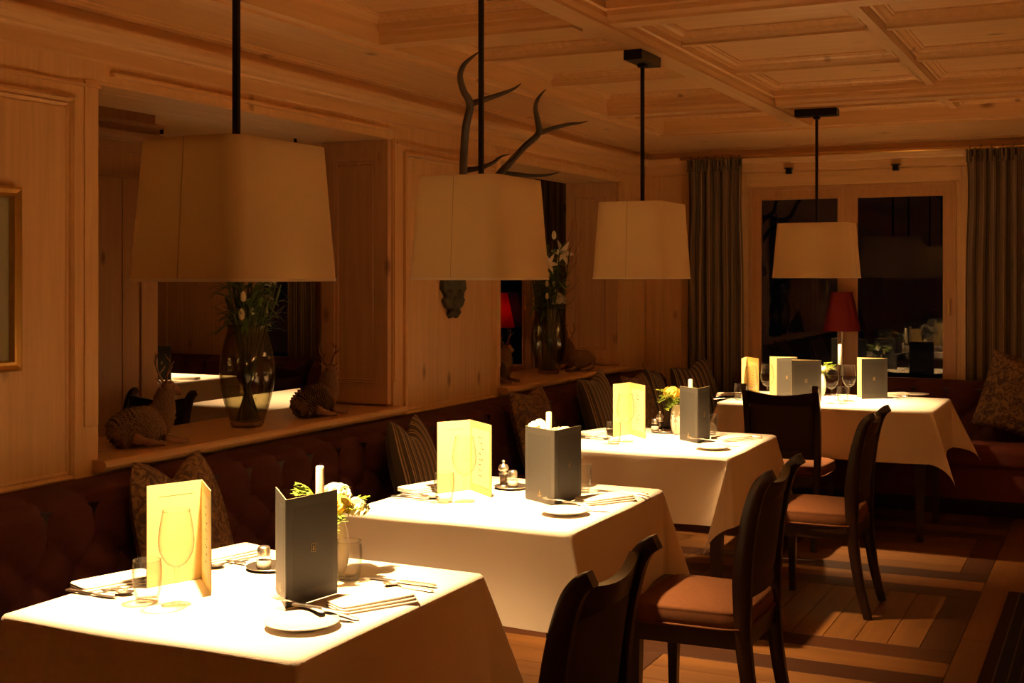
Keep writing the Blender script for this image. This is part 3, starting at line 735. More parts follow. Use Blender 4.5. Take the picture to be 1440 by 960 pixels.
# ------------------------------------------------------------------ curtains
def curtain(x0, x1, z0, z1, nf, label, y=YF-.13, group='striped curtains', gather=.6, mirror=False):
    t = thing('curtain', label, 'curtain', ((x0+x1)/2, y, z0), 0, group); cx = (x0+x1)/2; W = x1-x0
    def fn(u, v):
        z = (z1-z0)*v; g = 1-.06*math.exp(-((v-.9)/.15)**2)
        ph = 2*PI*nf*u; am = .030*(1-.35*v)
        x = (u-.5)*W*g + .006*math.sin(ph*2+1.3)*(1-v)
        yy = am*math.sin(ph+.5*math.sin(3*v)) + .012*math.sin(ph*.5+2*v) 
        return (x, yy, z)
    MB().grid(fn, nf*14, 30, uvs=(W*1.35, 1)).build('curtain_cloth', 'curtain_stripe', t, True)
    def hd(u, v):
        ph = 2*PI*nf*2*u
        return ((u-.5)*W*.97+.006*math.sin(ph*1.7), -.012+.020*math.sin(ph)+.014*math.sin(v*PI), z1-z0-.035+.085*v+.008*math.sin(ph*1.3)*v)
    MB().grid(hd, nf*18, 4, uvs=(W*1.35, 1)).build('heading', 'curtain_stripe', t, True)
    rm = MB().add([(.013*math.cos(g), 0, .013*math.sin(g)) for g in [0]], []) 
    ring = MB().tube([(0, .015*math.cos(g), .015*math.sin(g)) for g in [2*PI*i/12 for i in range(13)]], .002, 5, False).mesh('curtain_ring', 'iron_hinge', True)
    for i in range(nf): link('curtain_ring', ring, t, ((i+.5)/nf*W-W/2, 0, z1-z0+.062))
    return t
ROD_Y, ROD_Z = YF-.105, 2.385
curtain(far_x(968)+.02, far_x(1051), .02, ROD_Z-.06, 7, 'striped curtain on the left of the far window', ROD_Y)
curtain(far_x(1359), far_x(1359)+.62, .02, ROD_Z-.06, 9, 'striped curtain on the right of the far window', ROD_Y)
curtain(-4.16, -3.80, .02, 2.32, 6, 'dark striped curtain of the other room behind the farther vase', YF-.105)
curtain(-6.52, -6.22, .02, 2.32, 5, 'dark striped curtain of the other room right of the big vase', YF-.105)
rd = thing('curtain_rod', 'thin brass curtain rod above the far window', 'curtain rod', (0, ROD_Y, ROD_Z))
MB().tube([(far_x(962), 0, 0), (.35, 0, 0)], .009, 10).build('rod', 'brass', rd, True)
for x in (far_x(966), -.9, .33): MB().rbox(x-.006, x+.006, -.004, .13, -.006, .006, .002).build('bracket', 'brass', rd)
for u, v, lab in ((1110, 240, 'small black bracket above the left casement'), (1260, 235, 'small black bracket above the right casement')):
    p = PY(u, v, YF-.02)
    o = thing('wall_bracket', lab, 'bracket', (p.x, YF-.008, p.z), 0, 'black brackets over the window')
    MB().rbox(-.030, .030, -.05, 0, .014, .020, .001).build('plate', 'black_metal', o)
    MB().rbox(-.020, .020, -.045, 0, -.024, .014, .002).build('housing', 'black_metal', o)

# ------------------------------------------------------------------ red table lamps on the window sills
def red_lamp(x, y, z0, zs, label, hs=.275, r0=.130, r1=.072, power=0):
    t = thing('table_lamp', label, 'lamp', (x, y, z0), 0, 'red-shaded lamps')
    MB().lathe([(.001, 0), (.06, 0), (.06, .012), (.02, .025), (.012, .05)], 20).build('base', 'brass', t, 40)
    MB().lathe([(.012, .05), (.018, .09), (.010, .14), (.009, zs-z0+.02)], 14).build('stem', 'silver', t, True)
    MB().lathe([(r0, zs-z0), (r1, zs-z0+hs), (r1-.002, zs-z0+hs), (r0-.002, zs-z0)], 32).build('shade', 'red_shade', t, 60)
    if power:
        ld = bpy.data.lights.new('bulb_light', 'POINT'); ld.energy = power; ld.color = (1, .55, .28); ld.shadow_soft_size = .02
        o = bpy.data.objects.new('bulb_light', ld); COL.objects.link(o); o.parent = t; o.location = (0, 0, zs-z0+.13)
p = PY(1184, 465, YF-.06)
red_lamp(p.x, YF-.06, .724, p.z, 'table lamp with dark red shade in front of the far window')
p = PY(701, 460, YF-.06)
red_lamp(p.x, YF-.06, .724, p.z, 'red-shaded table lamp of the other room glimpsed beside the pier', power=.7)

# ------------------------------------------------------------------ picture and trophy on the left wall
t = thing('picture_frame', 'gold-framed picture hanging at the left edge', 'picture', (XL+.004, 2.83, 1.51))
mb = MB(); hw, hh = .21, .30
prof = [(0, .012), (0, .028), (.008, .032), (.020, .024), (.030, .026), (.036, .014), (.036, .004)]
lo = [[(h, -hw+d, -hh+d), (h, hw-d, -hh+d), (h, hw-d, hh-d), (h, -hw+d, hh-d)] for d, h in [(0, 0)]+prof]
mb.add([q for l in lo for q in l], [(i*4+j, i*4+(j+1) % 4, (i+1)*4+(j+1) % 4, (i+1)*4+j) for i in range(len(lo)-1) for j in range(4)]).build('frame', 'gold_leaf', t, 30)
MB().box(.002, .006, -hw+.03, hw-.03, -hh+.03, hh-.03).build('mount', 'picture_mount', t)
MB().box(.0062, .0072, -hw+.09, hw-.09, -hh+.10, hh-.10).build('print', 'picture_print', t)
MB().box(.008, .010, -hw+.034, hw-.034, -hh+.034, hh-.034).build('glass', 'window_glass', t)

p0 = PX(634, 410, XL)
t = thing('antler_trophy', 'pair of dark stag antlers mounted on a carved plaque between the openings', 'trophy', (XL+.005, p0.y, 1.44))
def T(v): return Vector(v)-t.location
lobes = [(0, -.135), (.028, -.150), (.050, -.125), (.036, -.105), (.072, -.085), (.092, -.050), (.068, -.030), (.105, .010), (.098, .06), (.075, .07), (.115, .12), (.09, .20), (.06, .27), (.0, .30)]
lobes = [(a*1.3, c) for a, c in lobes]; poly = lobes+[(-a, c) for a, c in reversed(lobes[1:-1])]
MB().prism(poly, lambda q: (0, q[0], q[1]), lambda q: (.022, q[0]*.97, q[1]*.97)).build('plaque', 'carved_wood', t)
for k, (a, c, r) in enumerate([(.045, -.02, .030), (-.045, -.02, .030), (0, -.06, .035), (.05, .06, .034), (-.05, .06, .034), (.022, -.115, .020), (-.022, -.115, .020), (0, .14, .05)]):
    MB().lathe([(r, 0), (r*.8, .012), (r*.35, .020), (.001, .021)], 12).xf(Matrix.Translation((.02, a*1.35, c)) @ Matrix.Rotation(PI/2, 4, 'Y')).build('carved_leaf', 'carved_wood', t, True)
MB().lathe([(.001, .0), (.055, .01), (.065, .03), (.055, .055), (.03, .07), (.001, .074)], 14).xf(Matrix.Translation((.062, .03, .12)) @ Matrix.Rotation(math.radians(60), 4, 'Y')).build('skull_plate', 'antler_tip', t, True)
def antler(beam_px, tines):
    bp_ = [T(PX(u, v, x)) for (u, v, x, r) in beam_px]; rr = [r*1.28 for *_, r in beam_px]
    pts = spline(bp_, 6); n = len(pts)
    def rad(i):
        f = i/(n-1)*(len(rr)-1); k = min(int(f), len(rr)-2); return lerp(rr[k], rr[k+1], f-k)
    mb = MB(); mb.tube(pts, [rad(i) for i in range(n)], 10)
    ob = mb.build('antler_beam', 'antler', t, True)
    for tn in tines:
        ps = spline([T(PX(u, v, x)) for (u, v, x, r) in tn], 6); q = [r*1.28 for *_, r in tn]; m_ = len(ps)
        MB().tube(ps, [lerp(q[min(int(i/(m_-1)*(len(q)-1)), len(q)-2)], q[min(int(i/(m_-1)*(len(q)-1)), len(q)-2)+1], (i/(m_-1)*(len(q)-1)) % 1 if i < m_-1 else 1) for i in range(m_)], 9).build('tine', 'antler', ob, True)
xa = -3.12
antler([(646, 352, -3.225, .018), (655, 312, -3.20, .019), (652, 262, xa, .017), (652, 225, -3.0, .0165), (655, 180, -2.94, .016), (661, 147, -2.88, .0155), (652, 128, -2.81, .013), (647, 108, -2.73, .011), (652, 92, -2.66, .009), (663, 81, -2.62, .006), (675, 72, -2.59, .001)],
       [[(662, 146, -2.88, .013), (684, 139, -2.83, .011), (708, 131, -2.77, .008), (724, 124, -2.72, .005), (733, 117, -2.68, .001)],
        [(654, 240, xa, .012), (675, 236, -3.02, .010), (693, 229, -2.95, .008), (705, 220, -2.92, .005), (717, 217, -2.90, .001)]])
antler([(652, 352, -3.225, .018), (672, 305, -3.20, .019), (696, 254, xa, .017), (716, 230, -3.02, .015), (737, 207, -2.97, .014), (757, 188, -2.90, .014), (756, 170, -2.83, .012), (753, 152, -2.76, .010), (757, 138, -2.70, .007), (768, 125, -2.66, .001)],
       [[(757, 188, -2.90, .012), (775, 181, -2.86, .010), (798, 175, -2.80, .008), (815, 173, -2.75, .005), (827, 170, -2.72, .001)],
        [(705, 243, xa, .012), (725, 245, -3.02, .010), (750, 247, -2.95, .008), (770, 246, -2.92, .006), (786, 242, -2.90, .001)]])

# ------------------------------------------------------------------ sill decorations
def vase_thing(loc, label):
    t = thing('glass_vase', label, 'vase', loc, 0, 'large glass vases on the sills')
    prof = [(.062, 0), (.068, .010), (.085, .06), (.104, .13), (.117, .21), (.117, .27), (.106, .34), (.092, .39), (.084, .425), (.086, .438)]
    out = [tuple(p) for p in spline([(r, 0, z) for r, z in prof], 4)]
    MB().lathe([(.001, 0)]+[(p[0], p[2]) for p in out], 40).build('vase_wall', 'vase_glass', t, True)
    MB().lathe([(.001, .022), (.05, .022)]+[(p[0]-.006, p[2]) for p in out if p[2] > .03], 40).build('inner_wall', 'vase_glass', t, True)
    MB().tube([(.086*math.cos(g), .086*math.sin(g), .438) for g in [2*PI*i/40 for i in range(41)]], .003, 6, False).build('lip', 'vase_glass', t, True)
    wz = .175
    MB().lathe([(.001, .025), (.055, .025)]+[(p[0]-.008, p[2]) for p in out if .03 < p[2] < wz]+[(.001, wz)], 32).build('water', 'water', t, True)
    return t
VB1 = PZ(340, 600, SILL); VB2 = PZ(766, 525, SILL)
vase_thing((-3.40, VB1.y+.02, SILL), 'large glass vase with water on the nearer sill')
vase_thing((-3.43, VB2.y, SILL), 'large glass vase on the farther sill')
def leaf_blade(mb, base, d, L_, w_, nrm=None, curl=.2):
    d = Vector(d).normalized(); up = Vector((0, 0, 1)); s = d.cross(up); s = s.normalized() if s.length > .01 else Vector((1, 0, 0)); n = s.cross(d)
    rows = []
    for i in range(6):
        f = i/5; wv = w_*math.sin(PI*min(.999, f*.92+.05))**.8; c = Vector(base)+d*L_*f-Vector((0, 0, 1))*curl*L_*f*f
        rows.append([c-s*wv, c+n*wv*.25, c+s*wv])
    mb.sweep(rows, None, False)
def lily(mb, c, d, size):
    d = Vector(d).normalized(); a = d.cross(Vector((.3, .2, 1))).normalized(); b_ = d.cross(a)
    for k in range(6):
        g = k*PI/3+.2; o = a*math.cos(g)+b_*math.sin(g); tn = d.cross(o); rows = []
        for i in range(7):
            f = i/6; ctr = Vector(c)+d*size*(.9*f-.45*f**3)+o*size*(.10+.25*f+.75*f**3); wv = size*.22*math.sin(PI*(.12+.86*f))**.8
            rows.append([ctr-tn*wv+o*wv*.15, ctr, ctr+tn*wv+o*wv*.15])
        mb.sweep(rows, None, False)
def rose(mb, c, size, n=46, flat=.8, seed=1):
    rnd = random.Random(seed)
    for k in range(n):
        z = 1-1.35*(k+.5)/n; r = math.sqrt(max(0, 1-z*z)); g = k*2.39996
        o = Vector((r*math.cos(g), r*math.sin(g), z*flat)); p = Vector(c)+o*size*.82
        nrm = (o+Vector((rnd.uniform(-.3, .3), rnd.uniform(-.3, .3), rnd.uniform(0, .4)))).normalized(); a = nrm.orthogonal().normalized(); b_ = nrm.cross(a); s = size*rnd.uniform(.30, .46)
        mb.add([p-a*s-b_*s*.4-nrm*s*.6, p-nrm*s*.2-b_*s*.5, p+a*s-b_*s*.4-nrm*s*.6, p+a*s*.8+b_*s*.6+nrm*s*.25, p+b_*s*.7+nrm*s*.5, p-a*s*.8+b_*s*.6+nrm*s*.25], [(0, 1, 4, 5), (1, 2, 3, 4)])
    return mb
def bouquet(loc, label, seed, blooms, twigs, nst=64, top=.30):
    rnd = random.Random(seed); t = thing('flower_bouquet', label, 'flowers', loc, 0, 'tall bouquets in the sill vases')
    st = MB()
    for k in range(nst):
        a = rnd.uniform(0, 2*PI); r0 = rnd.uniform(.0, .055); r1 = rnd.uniform(.01, .085); h = rnd.uniform(.42, .42+top)
        st.tube(spline([(r0*math.cos(a+2.5), r0*math.sin(a+2.5), .03), (r1*.3*math.cos(a), r1*.3*math.sin(a), .22), (r1*math.cos(a), r1*math.sin(a), .43), (r1*1.7*math.cos(a), r1*1.7*math.sin(a), h)], 3), .0042, 5)
    o = st.build('stems', 'stem', t, True)
    lf = MB()
    for k in range(170):
        a = rnd.uniform(0, 2*PI); r = rnd.uniform(.01, .095); z = rnd.uniform(.40, .42+top)
        leaf_blade(lf, (r*math.cos(a), r*math.sin(a), z), (math.cos(a)*rnd.uniform(.3, 1), math.sin(a)*rnd.uniform(.3, 1), rnd.uniform(-.2, .9)), rnd.uniform(.05, .14), rnd.uniform(.006, .014), curl=rnd.uniform(.1, .6))
    lv = lf.build('foliage', 'leaf', t, True); lv['kind'] = 'stuff'
    for (kind, x, y, z, s) in blooms:
        if kind == 'lily':
            mb = MB(); lily(mb, (x, y, z), (.75, -.45, .1), s); mb.build('lily_bloom', 'petal_white', t, True)
        elif kind == 'rose':
            rose(MB(), (x, y, z), s, 40, .8, int(s*999)).build('rose_bloom', 'petal_white', t, True)
        else:
            MB().lathe([(.001, -s), (s*.45, -s*.7), (s*.55, -.1*s), (s*.4, s*.6), (.001, s)], 9, (x, y, z)).build('flower_bud', 'petal_cream', t, True)
        MB().tube(spline([(x*.1, y*.1, .40), (x*.5, y*.5, (z+.40)/2), (x, y, z-s*.6)], 4), .003, 5).build('flower_stem', 'stem', t, True)
    for (dx, dy, h, wob) in twigs:
        pts = [(dx*.05, dy*.05, .40)]
        for k in range(1, 8):
            f = k/7; pts.append((dx*f**1.3+wob*math.sin(f*9+dx*9)*f, dy*f**1.3+wob*math.cos(f*7+dy*20)*f, .40+h*f+wob*.6*math.sin(f*8)))
        sp = spline(pts, 4); MB().tube(sp, [lerp(.0032, .0009, i/(len(sp)-1)) for i in range(len(sp))], 5).build('twig', 'twig', t, True)
    return t
bouquet((-3.40, VB1.y+.02, SILL), 'bouquet of green stems and small white buds in the nearer vase', 11,
        [('bud', .06, -.105, .565, .024), ('bud', .05, .03, .54, .020), ('rose', .045, .075, .545, .030), ('bud', .07, -.13, .49, .026), ('bud', .05, -.03, .50, .018), ('bud', .06, .05, .495, .022), ('rose', .03, .12, .62, .03)],
        [(.08, -.20, .12, .03), (.06, .20, .10, .04), (.02, -.14, .35, .03), (.02, .22, .30, .05), (.0, .06, .45, .02)], top=.22)
bouquet((-3.43, VB2.y, SILL), 'tall bouquet with white lilies and curly twigs in the farther vase', 12,
        [('lily', .05, .06, .80, .085), ('rose', .07, .0, .49, .055), ('lily', .03, -.11, .73, .07), ('bud', .04, -.12, .60, .022), ('bud', .05, -.03, .60, .02), ('bud', .03, -.08, .66, .02), ('bud', .06, -.05, .92, .03), ('bud', .05, -.14, .52, .022), ('bud', .06, -.02, .55, .020)],
        [(.02, .32, .62, .025), (.10, .34, .55, .02), (.03, .26, .50, .05), (.06, .30, .22, .05), (.05, .26, .08, .05), (.08, .22, .36, .04), (.0, -.16, .35, .02), (.05, .40, .40, .02)], top=.42)

def make_deer(label):
    t = thing('deer_figurine', label, 'figurine', (0, 0, 0), 0, 'pine-cone deer figurines on the sills')
    # lying body, faces +Y
    path = [(0, -.155, .035, .020), (0, -.13, .055, .052), (0, -.07, .068, .066), (0, 0, .070, .066), (0, .055, .078, .062), (0, .088, .105, .052), (0, .098, .140, .040), (.004, .102, .168, .030), (.006, .106, .186, .022)]
    pts = spline([p[:3] for p in path], 4); n = len(pts); rr = []
    for i in range(n):
        f = i/(n-1)*(len(path)-1); k = min(int(f), len(path)-2); rr.append(lerp(path[k][3], path[k+1][3], f-k))
    body = MB().tube(pts, [r*.93 for r in rr], 16).build('body', 'cone_core', t, True)
    sc_ = MB(); rnd = random.Random(3)
    for i in range(0, n-1):
        for half_ in (0, .5):
            c = pts[i].lerp(pts[i+1], half_); r = lerp(rr[i], rr[i+1], half_); tg = (pts[i+1]-pts[i]).normalized()
            a = tg.orthogonal().normalized(); b_ = tg.cross(a); m_ = max(7, int(r*2*PI/.0165))
            for k in range(m_):
                g = 2*PI*(k+(.5 if (2*i+int(half_*2)) % 2 else 0))/m_; o = a*math.cos(g)+b_*math.sin(g); p = c+o*r*.92
                if p.z < .004: continue
                s = .0140*rnd.uniform(.8, 1.15); tn = tg.cross(o)
                tip = p+o*s*.95+tg*s*(.9 if tg.z > .55 else -.9)
                sc_.add([p-tn*s*.75, p+tg*s*(-1 if tg.z > .55 else 1), p+tn*s*.75, tip, p+o*s*.55], [(0, 4, 3), (4, 2, 3), (0, 1, 4), (1, 2, 4)])
    o = sc_.build('cone_scales', 'cone_scale', body); o['kind'] = 'stuff'
    hd = [(0, .100, .192, .020), (.004, .112, .202, .027), (.006, .135, .198, .024), (.008, .160, .188, .016), (.010, .176, .183, .013), (.010, .183, .182, .006)]
    head = MB().tube(spline([h[:3] for h in hd], 3), [lerp(hd[min(int(i/3), 4)][3], hd[min(int(i/3), 4)+1][3], (i % 3)/3) if i < 15 else hd[5][3] for i in range(16)], 12).build('head', 'cone_bark', t, True)
    for s in (-1, 1):
        MB().lathe([(.001, -.004), (.004, 0), (.001, .004)], 8, (s*.024+.006, .128, .206)).build('eye', 'wick', head, True)
        mb = MB(); leaf_blade(mb, (s*.020, .104, .212), (s*1, -.2, .45), .042, .010, curl=-.1); mb.build('ear', 'cone_bark', head, True)
        an = MB(); an.tube(spline([(s*.012, .104, .22), (s*.030, .094, .250), (s*.050, .092, .285), (s*.046, .102, .325)], 4), [lerp(.0055, .002, i/12) for i in range(13)], 6)
        for (p, q) in (((s*.030, .094, .250), (s*.026, .125, .278)), ((s*.046, .092, .275), (s*.074, .100, .300)), ((s*.050, .095, .300), (s*.034, .080, .325))):
            an.tube([p, Vector(p).lerp(Vector(q), .5)+Vector((0, 0, -.003)), q], [.004, .003, .0012], 5)
        an.build('figurine_antler', 'cone_bark', t, True)
        MB().tube(spline([(s*.04, .07, .030), (s*.055, .13, .016), (s*.05, .19, .010)], 4), [.014]*3+[.011]*3+[.008]*3, 7).build('foreleg', 'cone_bark', t, True)
        MB().tube(spline([(s*.055, -.09, .040), (s*.075, -.03, .022), (s*.080, .05, .011)], 4), [.022]*3+[.014]*3+[.009]*3, 7).build('hind_leg', 'cone_bark', t, True)
    MB().tube([(0, -.15, .055), (0, -.172, .060), (0, -.182, .050)], [.012, .010, .003], 7).build('tail', 'cone_bark', t, True)
    return t
d1 = make_deer('pine-cone deer at the left end of the nearer sill'); d1.location = (-3.37, 3.76, SILL); d1.rotation_euler.z = -.35
d1.scale = (1.05, .84, 1.08)
q = dup(d1, (-3.36, 4.90, SILL), -.1, 'pine-cone deer right of the big vase on the nearer sill'); q.scale = (1, .84, 1.05)
q = dup(d1, (-3.40, 6.86, SILL), -.2, 'pine-cone deer half hidden by the pier on the farther sill'); q.scale = (1, .84, 1.05)
q = dup(d1, (-3.36, 8.05, SILL), PI-.5, 'pine-cone deer right of the lily vase, facing left'); q.scale = (.9, .78, 1.0)

# ------------------------------------------------------------------ things on the tables
WHERE = ['on the nearest table', 'on the second table', 'on the third table', 'on the far table by the window']
def menu(pl, ps, pr, label, see_inside, h=.248, emblem=True):
    # three points on the cloth: end of one cover, spine, end of the other
    t = thing('menu_card', label, 'menu', (ps.x, ps.y, TZ+.0006), 0, 'standing menus')
    viewer = Vector((0, 0, 0))-ps
    for name, pe in (('back_cover', pl), ('front_cover', pr)):
        d = (pe-ps); d.z = 0; W = min(.185, max(.14, d.length)); d.normalize(); n = Vector((-d.y, d.x, 0))
        other = (pr if pe is pl else pl)-ps
        if n.dot(other) < 0: n = -n           # n points to the inside of the fold
        def quad(w0, w1, z0, z1, o0, o1):
            mb = MB(); c = [d*w_+n*o+Vector((0, 0, z)) for z in (z0, z1) for o in (o0, o1) for w_ in (w0, w1)]
            return mb.add(c, [(0, 2, 3, 1), (4, 5, 7, 6), (0, 1, 5, 4), (2, 6, 7, 3), (0, 4, 6, 2), (1, 3, 7, 5)])
        cv = quad(0, W, 0, h, -.0012, .0004).build(name, 'slate_card', t)
        quad(.0006, W-.0006, .0006, h+.0003, .0004, .0012).build('lining', 'cream_card', cv)
        quad(.022, W-.016, .030, h-.022, -.0015, -.0012).build('embossed_field', 'slate_print', cv)
        if name == 'front_cover' or not emblem:
            quad(.020, W-.018, .026, h-.026, .0012, .0016).build('page', 'page', cv)
            rnd = random.Random(int(ps.x*999)); tx = MB()
            for k in range(8):
                zc = h-.055-k*.019; c0 = W*.5
                for j in range(rnd.randint(2, 4)):
                    w0 = c0+rnd.uniform(-.022, .016); q = quad(w0, w0+rnd.uniform(.004, .012), zc, zc+.0034, .0016, .0018); tx.add(q.v, q.f)
            tx.build('text_lines', 'ink', cv)
        else:
            quad(.025, W-.03, h-.0305, h-.030, .0012, .0015).build('printed_rule', 'ink', cv)
        if name == 'front_cover':
            g = MB(); c0, z0 = W*.52, h*.50
            for (w0, w1, a, b_) in ((-.007, .007, -.010, -.0092), (-.007, .007, .0092, .010), (-.007, -.0063, -.010, .010), (.0063, .007, -.010, .010)):
                q = quad(c0+w0, c0+w1, z0+a, z0+b_, -.0018, -.0015); g.add(q.v, q.f)
            for k in range(5):
                q = quad(c0-.0028+.0004*k, c0+.0028-.0004*k, z0-.005+k*.0024, z0-.0036+k*.0024, -.0018, -.0015); g.add(q.v, q.f)
            g.build('gold_emblem', 'gold_foil', cv)
        else:
            g = MB(); c0, z0 = W*.5, .022
            q = quad(c0-.010, c0+.010, z0, z0+.0016, -.0018, -.0015); g.add(q.v, q.f)
            q = quad(c0-.006, c0+.006, z0-.004, z0-.0028, -.0018, -.0015); g.add(q.v, q.f)
            for k in range(4):
                q = quad(c0-.0026+.0005*k, c0+.0026-.0005*k, z0+.006+k*.003, z0+.008+k*.003, -.0018, -.0015); g.add(q.v, q.f)
            g.build('gold_emblem', 'gold_foil', cv)
    return t
def TP(u, v): return PZ(u, v, TZ)
MENUS = [((206, 827), (284, 813), (297, 837), 'open cream menu behind the wine glass '+WHERE[0], 1),
         ((388, 829), (402, 856), (474, 834), 'closed-side dark slate menu '+WHERE[0], 0),
         ((619, 693), (661.5, 688), (695, 701), 'open cream menu behind the wine glass '+WHERE[1], 1),
         ((739, 701), (780, 711), (817, 700), 'dark slate menu in front of white flowers '+WHERE[1], 0),
         ((862, 614), (886, 610), (915, 619), 'open cream menu behind the wine glass '+WHERE[2], 1),
         ((956, 618), (981, 623), (998, 618), 'dark slate menu beside the plate '+WHERE[2], 0),
         ((1037, 563), (1050, 556.5), (1070, 561), 'leftmost cream menu standing open '+WHERE[3], 1)]
for a, c, e, lab, k in MENUS: menu(TP(*a), TP(*c), TP(*e), lab, k)
def menu_book(pv, W, ang, rot, label):     # menus seen from outside with a slice of the cream inside
    d = Vector((math.cos(rot+ang), math.sin(rot+ang), 0)); e = Vector((math.cos(rot), math.sin(rot), 0))
    menu(pv+e*W, pv, pv+d*W, label, 0)
menu_book(TP(1121, 557.5), .175, math.radians(58), PI, 'pale menu half open, second from the left '+WHERE[3])
menu_book(TP(1155, 564), .18, math.radians(26), PI+.02, 'dark menu just above the chair back '+WHERE[3])
menu_book(TP(1248, 560), .185, math.radians(44), PI-.02, 'rightmost dark menu with a cream inner edge '+WHERE[3])
pm = Vector((-6.40, 7.22, TZ)); menu(pm+Vector((-.12, .10, 0)), pm, pm+Vector((.15, .04, 0)), 'dark menu standing in the other room seen through the nearer opening', 0)

# glasses
def glass_parts(kind, t):
    if kind == 'wine':
        foot = MB().lathe([(.001, .004), (.02, .003), (.034, .0015), (.0345, 0), (.001, 0)], 28).build('foot', 'glass', t, True)
        MB().lathe([(.012, .004), (.005, .012), (.0036, .03), (.0036, .07), (.005, .082), (.010, .090)], 14).build('stem', 'glass', t, True)
        pr = spline([(.008, 0, .088), (.022, 0, .096), (.036, 0, .118), (.041, 0, .145), (.038, 0, .18), (.031, 0, .218)], 5)
        MB().lathe([(p.x, p.z) for p in pr], 32).build('bowl', 'glass', t, True)
        MB().tube([(.031*math.cos(g), .031*math.sin(g), .218) for g in [2*PI*i/32 for i in range(33)]], .0011, 5, False).build('rim', 'glass', t, True)
    else:
        pr = spline([(.024, 0, 0), (.027, 0, .004), (.033, 0, .04), (.0345, 0, .07), (.032, 0, .098)], 5)
        MB().lathe([(.001, 0)]+[(p.x, p.z) for p in pr], 32).build('wall', 'glass', t, True)
        MB().lathe([(.001, .012), (.025, .012), (.029, .03), (.0325, .07), (.031, .098)], 32).build('inner_wall', 'glass', t, True)
        MB().lathe([(.001, .002), (.022, .002), (.025, .008), (.001, .011)], 28).build('thick_base', 'glass', t, True)
        MB().tube([(.0318*math.cos(g), .0318*math.sin(g), .098) for g in [2*PI*i/32 for i in range(33)]], .0011, 5, False).build('rim', 'glass', t, True)
PROT = {}
def glass(kind, u, v, label, pos=None):
    p = pos or TP(u, v); nm = {'wine': 'wine_glass', 'water': 'water_glass'}[kind]; grp = {'wine': 'wine glasses', 'water': 'water tumblers'}[kind]
    if kind not in PROT:
        t = thing(nm, label, 'glass', (p.x, p.y, TZ), 0, grp); glass_parts(kind, t); PROT[kind] = t
    else: dup(PROT[kind], (p.x, p.y, TZ), 0, label, grp)
glass('wine', 248, 850, 'tall wine glass before the cream menu '+WHERE[0])
glass('wine', 653, 705, 'tall wine glass before the cream menu '+WHERE[1])
glass('wine', 880, 621, 'tall wine glass before the cream menu '+WHERE[2])
glass('wine', 1056, 567, 'wine glass in front of the leftmost menu '+WHERE[3])
glass('wine', 1079, 563, 'wine glass between the two pale menus '+WHERE[3])
glass('wine', 1169, 567, 'wine glass left of the tall candle '+WHERE[3])
glass('wine', 1194, 564, 'wine glass right of the tall candle '+WHERE[3])
glass('water', 207, 846, 'water tumbler at the left '+WHERE[0])
glass('water', 490, 815, 'water tumbler right of the dark menu '+WHERE[0])
glass('water', 625, 706, 'water tumbler left of the wine glass '+WHERE[1])
glass('water', 818, 692, 'water tumbler half hidden by the dark menu '+WHERE[1])
glass('water', 863, 624, 'water tumbler left of the wine glass '+WHERE[2])
glass('water', 999, 611, 'water tumbler half hidden by the dark menu '+WHERE[2])
glass('water', 1040, 562, 'water tumbler at the left end '+WHERE[3])
glass('water', 1185, 567, 'water tumbler between the wine glasses '+WHERE[3])

# salt, pepper, tray
def condiments(i, tray, salt, mill):
    p = TP(*tray)
    t = thing('condiment_tray', 'small oval silver tray '+WHERE[i], 'tray', (p.x, p.y, TZ), 0, 'silver trays')
    MB().lathe([(.001, .001), (.050, .001), (.060, .006), (.063, .008), (.061, .0095), (.049, .003), (.001, .003)], 32).build('dish', 'silver', t, True)
    p = TP(*salt)
    t = thing('salt_shaker', 'glass salt shaker with silver cap '+WHERE[i], 'shaker', (p.x, p.y, TZ+.0032), 0, 'salt shakers')
    MB().lathe([(.001, 0), (.017, 0), (.0195, .006), (.0195, .026), (.015, .038)], 20).build('body', 'glass', t, True)
    MB().lathe([(.001, .002), (.016, .002), (.018, .008), (.018, .024), (.001, .027)], 20).build('salt_fill', 'salt', t, True)
    MB().lathe([(.0165, .036), (.017, .040), (.016, .056), (.013, .060), (.001, .061)], 20).build('cap', 'silver', t, True)
    if mill:
        p = TP(*mill)
        t = thing('pepper_mill', 'silver-topped pepper mill '+WHERE[i], 'pepper mill', (p.x, p.y, TZ+.0032), 0, 'pepper mills')
        MB().lathe([(.001, 0), (.0165, 0), (.0165, .006), (.0145, .009), (.0145, .042), (.0165, .045), (.0165, .050), (.001, .050)], 20).build('body', 'glass', t, True)
        MB().lathe([(.001, .007), (.0125, .007), (.0125, .040), (.001, .041)], 16).build('peppercorns', 'pepper', t, True)
        MB().lathe([(.0165, .0), (.0172, .003), (.0165, .006), (.001, .006)], 18).build('foot', 'silver', t, True)
        MB().lathe([(.0168, .044), (.0172, .050), (.012, .055), (.018, .060), (.0195, .068), (.014, .078), (.005, .082), (.004, .085), (.0065, .089), (.004, .094), (.001, .095)], 20).build('cap', 'silver', t, True)
condiments(0, (380, 799), (371, 802), None)
condiments(1, (719, 686), (721, 686), (708, 685))
condiments(2, (934, 607.5), (921, 607), (928, 606))

